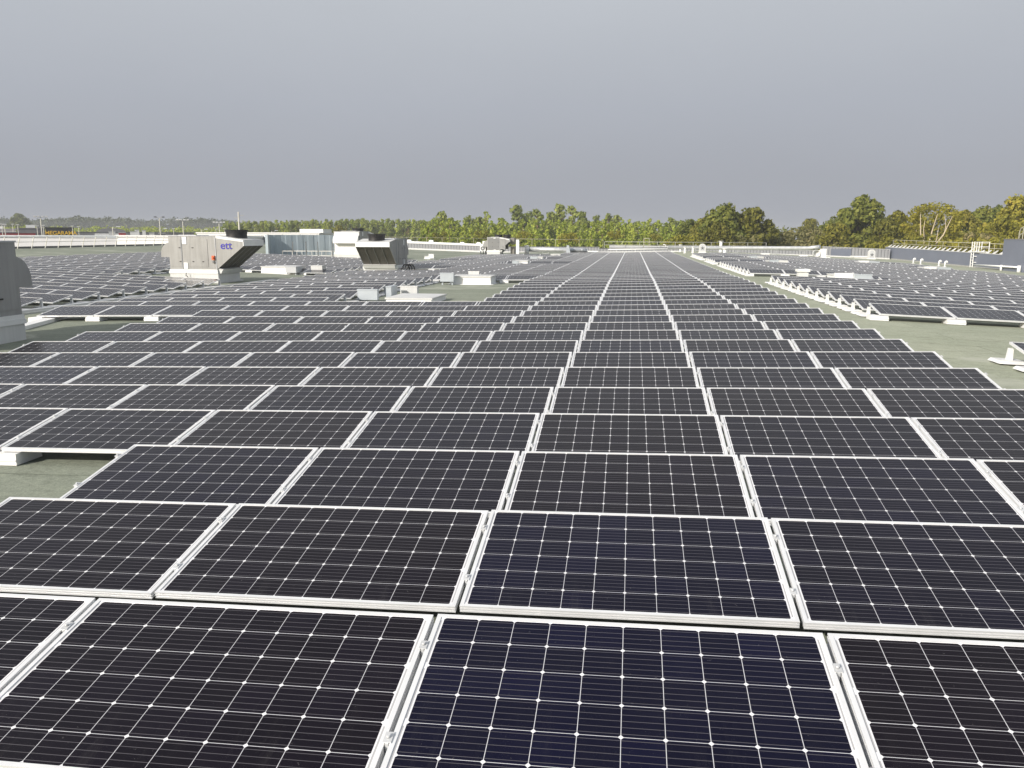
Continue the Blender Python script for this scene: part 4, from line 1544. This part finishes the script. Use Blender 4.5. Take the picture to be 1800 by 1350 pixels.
def broad(seed, m, bark, H=10., Wd=4.5, nc=46, base=.22, size=.46, per=34, skew=0.):
    r_ = random.Random(seed)
    cl = []
    for k in range(nc):
        z = base + (1 - base) * (k + r_.random()) / nc
        prof = (math.sin(math.pi * min(1, (z - base) / (1 - base) * .82 + .16))) ** .75
        a = r_.random() * 6.283
        rr = Wd * prof * math.sqrt(r_.random()) * .92
        cr = (.65 + r_.random() * .75) * Wd / 4.5
        cl.append((rr * math.cos(a) + skew * z * Wd, rr * math.sin(a), z * H - cr * .35 + r_.uniform(-.4, .4), cr))
    for k in range(9):     # twigs that break the outline
        a = r_.random() * 6.283
        z = r_.uniform(.45, 1.02)
        prof = max(.15, math.sin(math.pi * min(1, (z - base) / (1 - base) * .82 + .16)))
        cl.append((Wd * prof * 1.02 * math.cos(a), Wd * prof * 1.02 * math.sin(a), z * H, .5 * Wd / 4.5))
    limbs = [(H * r_.uniform(.25, .65), r_.random() * 6.28, Wd * r_.uniform(.5, .85), r_.uniform(.5, 1.2)) for _ in range(8)]
    return leaf_mesh('crown', cl, per, size, m), trunk_mesh('trunk', H * .9, .035 * H, limbs, bark)


def pine(seed, m, H=10., Wd=1.7, base=.42, size=.62, per=80):
    r_ = random.Random(seed)
    cl = []
    for k in range(20):
        z = base + (1 - base) * (k + r_.random()) / 20
        q = (z - base) / (1 - base)
        prof = (.45 + .55 * math.sin(math.pi * min(1, q * .9 + .1))) * (1 if q < .75 else 1.15 - .5 * q + .1)
        a = r_.random() * 6.283
        rr = Wd * prof * (r_.random() ** .6) * .8
        cl.append((rr * math.cos(a), rr * math.sin(a), z * H - .2, r_.uniform(.5, .95) * Wd / 1.9))
    limbs = [(H * r_.uniform(.4, .9), r_.random() * 6.28, Wd * r_.uniform(.4, .8), r_.uniform(.2, .7)) for _ in range(7)]
    return leaf_mesh('crown', cl, per, size, m), trunk_mesh('trunk', H * .97, .02 * H, limbs, M['pinebark'], r_.uniform(-.015, .015))


def young(seed, m, H=8., Wd=2.0, size=.58, per=75):
    r_ = random.Random(seed)
    cl = []
    for k in range(26):
        q = (k + r_.random()) / 26
        prof = (1 - q) ** .36 * (.75 + .25 * math.sin(q * 9 + seed))
        a = r_.random() * 6.283
        rr = Wd * prof * math.sqrt(r_.random())
        cl.append((rr * math.cos(a), rr * math.sin(a), H * (.1 + .88 * q), r_.uniform(.45, .85) * (1 - .4 * q)))
    cl.append((0, 0, H * .99, .25))
    return leaf_mesh('crown', cl, per, size, m), trunk_mesh('trunk', H * .95, .02 * H, [], M['pinebark'])


def bush(seed, m, H=4., Wd=3., size=.50, per=75):
    r_ = random.Random(seed)
    cl = []
    for k in range(22):
        a = r_.random() * 6.283
        rr = Wd * math.sqrt(r_.random())
        z = H * (.15 + .72 * r_.random()) * math.sqrt(max(.1, 1 - (rr / Wd) ** 2 * .75))
        cl.append((rr * math.cos(a), rr * math.sin(a), z, r_.uniform(.5, .95)))
    limbs = [(.3, r_.random() * 6.28, H * .6, 1.5) for _ in range(5)]
    return leaf_mesh('crown', cl, per, size, m), trunk_mesh('trunk', H * .6, .05, limbs, M['bark'])


PROTO = {}
for i in range(3):
    PROTO['oak%d' % i] = (broad(20 + i, M['oakleaf'], M['bark'], nc=78, per=70, size=.60), 10., 4.5)
    PROTO['dark%d' % i] = (broad(40 + i, M['darkleaf'], M['bark'], nc=74, per=70, size=.60), 10., 4.5)
    PROTO['gold%d' % i] = (broad(60 + i, M['goldleaf'], M['palebark'], base=.16, nc=74, per=66, size=.52), 10., 4.5)
    PROTO['pine%d' % i] = (pine(80 + i, M['pineleaf']), 10., 1.9)
    PROTO['young%d' % i] = (young(100 + i, M['youngleaf']), 8., 2.1)
    PROTO['scrub%d' % i] = (bush(120 + i, M['scrub']), 4., 3.4)
for i in range(2):
    PROTO['gbush%d' % i] = (bush(140 + i, M['goldleaf']), 4., 3.4)


def tree(kind, u, vt, dist, wpx, label, cat='tree', name=None, group=None):
    (crown, trunk), H0, W0 = PROTO[kind]
    p = at(u, vt, dist)
    H = p.z - GZ
    wd = wpx * dist / F_PX / 2
    names = {'oak': 'oak_tree', 'dar': 'leafy_tree', 'gol': 'autumn_tree', 'pin': 'pine_tree', 'you': 'young_pine', 'scr': 'shrub', 'gbu': 'shrub'}
    t = thing(name or names[kind[:3]], label, cat, (p.x, p.y, GZ), random.random() * 6.28, group)
    sc = wd / W0
    sz = min(sc * 1.12, H / H0)
    c = link('crown', crown, t, (0, 0, H - H0 * sz))
    c.scale = (sc, sc, sz)
    k = link('trunk', trunk, t)
    k.scale = (sc, sc, H * .985 / H0)
    return t


# the stand of oaks and autumn trees at right
T = [
    ('dark0', 1275, 363, 128, 92, 'big dark green oak like tree with the highest crown, right of the centre'),
    ('oak1', 1322, 371, 130, 86, 'broad olive tree joined to the big dark one on its right'),
    ('oak2', 1240, 384, 132, 62, 'lower olive tree joined to the big dark one on its left'),
    ('gold0', 1348, 386, 133, 40, 'yellowing tree at the right edge of the big dark clump'),
    ('dark1', 1212, 386, 136, 44, 'small dark tree behind the golden shrub'),
    ('oak0', 1262, 392, 122, 60, 'olive tree low in front of the big dark clump'),
    ('dark2', 1512, 349, 120, 92, 'tall dark green tree with a ragged top, left of the pale limbed tree'),
    ('dark1', 1486, 366, 124, 56, 'dark tree against the left flank of the tall ragged one'),
    ('oak1', 1470, 396, 112, 66, 'low olive tree at the left foot of the tall ragged one'),
    ('gold1', 1578, 371, 118, 62, 'yellow green tree right of the tall ragged one'),
    ('oak2', 1560, 384, 112, 54, 'olive tree in the gap right of the tall ragged one'),
    ('gold2', 1612, 376, 116, 60, 'yellow green tree touching the pale limbed tree on its left'),
    ('oak0', 1694, 371, 120, 58, 'olive tree right of the pale limbed tree'),
    ('dark0', 1728, 365, 126, 60, 'dark tree second to the right of the pale limbed tree'),
    ('dark2', 1752, 362, 128, 46, 'dark tree with spiky top before the golden tree at the frame edge'),
    ('gold0', 1790, 346, 112, 84, 'big golden tree at the right frame edge'),
    ('gold1', 1762, 378, 106, 60, 'golden tree low beside the big one at the frame edge'),
    ('gold2', 1812, 352, 116, 70, 'golden tree cut by the right frame edge'),
    ('scrub0', 1402, 396, 130, 62, 'brownish scrub in the dip between the two big tree clumps'),
    ('scrub1', 1432, 392, 134, 50, 'reddish scrub in the dip, left of the low olive tree'),
    ('oak1', 1424, 386, 190, 40, 'small distant tree top above the scrub dip'),
    ('dark1', 1447, 395, 140, 42, 'small green tree at the right end of the scrub dip'),
    ('gbush0', 1195, 402, 110, 58, 'golden yellow shrub behind the far parapet'),
    ('scrub2', 1378, 402, 118, 56, 'grey brown scrub at the right foot of the big dark clump'),
    ('scrub0', 1312, 408, 112, 60, 'grey brown scrub at the foot of the big dark clump'),
    ('gbush1', 1620, 404, 100, 66, 'yellow undergrowth below the pale limbed tree'),
    ('gbush0', 1690, 402, 100, 70, 'yellow undergrowth right below the olive tree'),
    ('scrub1', 1730, 396, 102, 60, 'brown undergrowth before the two dark trees'),
    ('gbush1', 1562, 406, 104, 66, 'yellow undergrowth right of the tall ragged tree'),
    ('scrub2', 1445, 408, 112, 70, 'brown undergrowth left of the tall ragged tree'),
    ('gbush0', 1762, 402, 98, 60, 'yellow undergrowth below the golden tree'),
]
for k_, u, vt, ds, wp, lb in T:
    tree(k_, u, vt, ds * 1.28 if u > 1360 else ds * 1.12, wp * 1.06, lb, 'shrub' if k_[:3] in ('scr', 'gbu') else 'tree')

# the pale limbed tree
p = at(1642, 342, 132)
H = p.z - GZ
t = thing('pale_tree', 'yellow green tree with bare pale limbs fanning up before its crown', 'tree', (p.x, p.y, GZ), CAM_YAW - .5)
cl = []
r_ = random.Random(5)
for k in range(64):
    a = r_.uniform(.02, math.pi - .02)
    rr = 3.7 * math.sqrt(r_.uniform(.1, 1))
    cl.append((rr * math.cos(a), r_.uniform(.3, 3.2), H - 4.4 + rr * math.sin(a) * 1.05 - .5, r_.uniform(.5, .95)))
for k in range(34):
    cl.append((r_.uniform(-3.4, 3.4), r_.uniform(1.2, 3.6), r_.uniform(H - 9.2, H - 4.0), r_.uniform(.7, 1.1)))
link('crown', leaf_mesh('crown', cl, 60, .38, M['goldleaf']), t)
b = MB()
zf = H - 8.1
b.tube([(0, 0, -.3), (.05, -.1, zf * .6), (0, -.2, zf)], [.34, .27, .22], 8)
for (ax, az, bx, bz, cx, cz, rr) in ((-.5, 1.0, -1.3, 2.5, -1.6, 5.6, .15), (-.1, 1.4, .1, 3.0, .6, 5.6, .14), (.6, 1.0, 1.6, 2.6, 2.5, 5.2, .15), (.3, .9, .8, 1.9, .9, 3.6, .1), (-.8, 2.0, -1.0, 3.4, -.9, 5.0, .09), (1.7, 2.8, 1.8, 3.8, 1.5, 5.4, .09)):
    b.tube([(0 if rr > .1 else ax, -.2, zf if rr > .1 else zf + az), (ax, -.35, zf + az), (bx, -.45, zf + bz), (cx, -.3, zf + cz)], [rr * 1.1, rr, rr * .7, rr * .25], 7)
b.build('trunk', M['palebark'], t)

# mid-distance mixed pines
T = [(775, 374, 36, 'pine0'), (762, 384, 30, 'young0'), (822, 380, 26, 'pine1'), (853, 373, 42, 'young1'), (840, 381, 30, 'pine2'), (882, 385, 42, 'young2'),
     (910, 360, 38, 'pine2'), (928, 374, 30, 'pine0'), (944, 369, 34, 'pine1'), (966, 372, 30, 'pine2'), (984, 361, 40, 'pine0'), (1006, 363, 36, 'pine1'),
     (1024, 371, 28, 'pine2'), (1047, 379, 22, 'pine0'), (1068, 376, 26, 'pine1'), (1082, 377, 26, 'pine2'), (1180, 383, 24, 'pine0'), (798, 390, 34, 'young0'),
     (1000, 385, 30, 'pine2'), (960, 390, 36, 'young1')]
word = ['left of all', 'second', 'third', 'fourth', 'fifth', 'sixth', 'seventh', 'eighth', 'ninth', 'tenth', 'eleventh', 'twelfth', 'thirteenth', 'fourteenth',
        'fifteenth', 'sixteenth', 'seventeenth', 'eighteenth', 'nineteenth', 'last']
order = sorted(range(len(T)), key=lambda i: T[i][0])
for n, i in enumerate(order):
    u, vt, wp, k_ = T[i]
    tall = 'tall pine standing above the young pines' if k_.startswith('pine') else 'bushy yellow green pine among the tall ones'
    tree(k_, u, vt, 235 + 12 * (i % 4), wp, '%s behind the parapet, %s from the plantation' % (tall, ordinal(n).replace('nearest', 'first')), group='tall pines behind the far parapet')
# young bright pines across the middle
u = 742
i = 0
while u < 1236:
    vt = 390 + 4 * math.sin(u * .07) + random.uniform(-2.5, 2.5)
    tree('young%d' % (i % 3), u, vt, 190 + random.uniform(-12, 12), random.uniform(24, 34), 'bright green young pine in the dense rank behind the far parapet', group='young pines behind the far parapet')
    u += random.uniform(10, 15)
    i += 1
u = 746
while u < 1240:
    tree('young%d' % (i % 3) if i % 3 else 'pine%d' % (i % 2), u, 388.5 + 3 * math.sin(u * .045) + random.uniform(-2.5, 3), 250 + random.uniform(-10, 10), random.uniform(22, 30), 'pale green pine in the back rank behind the bright young pines', name='pine_tree', group='back rank of pines behind the far parapet')
    u += random.uniform(10, 14)
    i += 1
u = 750
while u < 1230:
    tree('young%d' % (i % 3) if i % 4 else 'gbush%d' % (i % 2), u, 402 + random.uniform(-3, 4), 165 + random.uniform(-8, 8), random.uniform(26, 38), 'low bushy growth in front of the young pines behind the far parapet', 'shrub' if i % 4 == 0 else 'tree',
         group='low growth before the young pines')
    u += random.uniform(15, 22)
    i += 1
# the plantation
for row in range(3):
    u = 392 + 4 * row
    while u < 770:
        q = (u - 392) / 370
        vt = 391.5 - 4.5 * min(1, q * 1.6) + random.uniform(-2.0, 2.6) + (2.5 if row == 0 else 0)
        tree(random.choice(('pine', 'young')) + str(random.randrange(3)), u, vt, 330 + 25 * row + random.uniform(-8, 8), random.uniform(11, 16) * (1 + .25 * q), 'light green pine in the even plantation behind the long white hall', name='pine_tree', group='pines of the plantation')
        u += random.uniform(7.5, 11)
tree('gold1', 596, 398, 260, 36, 'rusty autumn tree before the plantation, above the white ended unit')
tree('gbush1', 570, 404, 250, 22, 'rusty shrub before the plantation, left of the white ended unit', 'shrub')
tree('dark1', 31, 379, 640, 34, 'hazy round tree top above the far wood at left')


def wood(name, label, u0, u1, dist, vfun, mk, size, per, step, rad, rows=2):
    cl = []
    for rw in range(rows):
        u = u0
        while u < u1:
            d = dist + rw * 25 + random.uniform(-8, 8)
            p = at(u, vfun(u) + random.uniform(-1.2, 2.0) + (0 if random.random() > .12 else -3), d)
            z = p.z - rad * .8
            while z > GZ:
                cl.append((p.x, p.y, z, rad * random.uniform(.7, 1.25)))
                z -= rad * 1.25
            u += step * random.uniform(.7, 1.3)
    tag(link(name, leaf_mesh(name, cl, per, size, M[mk])), label, 'wood', None, 'stuff')


wood('far_wood', 'hazy grey green wood along the horizon at left', -60, 470, 1080, lambda u: 387 + 2.5 * math.sin(u * .03) + (u > 330) * (u - 330) * .05, 'farleaf', 2.4, 1.8, 5.0, 5.0)
wood('far_thicket', 'bright green thicket behind the car park at left', -60, 430, 420, lambda u: 401.5 + 1.2 * math.sin(u * .11), 'youngleaf', .95, 7, 5., 1.6)
wood('backing_wood', 'dark wood filling the ground behind the young pines and oaks', 740, 1900, 300, lambda u: 398 + 3 * math.sin(u * .05) , 'darkleaf', 1.0, 7, 6., 2.0, 1)


# ------------------------------------------------------------------ air
def haze_fn():
    m = bpy.data.materials.new('haze_air')
    m.use_nodes = True
    m.node_tree.nodes.clear()
    t = NT(m.node_tree)
    out = t.n('ShaderNodeOutputMaterial')
    v = t.n('ShaderNodeVolumePrincipled', {'Color': (.86, .89, .93, 1), 'Density': .00043, 'Anisotropy': .0})
    t.t.links.new(v.outputs[0], out.inputs[1])
    return m


hz = MB().box(-1500, -300, GZ - 1, 1200, 1250, 16)
tag(hz.build('haze', haze_fn()), kind='stuff')
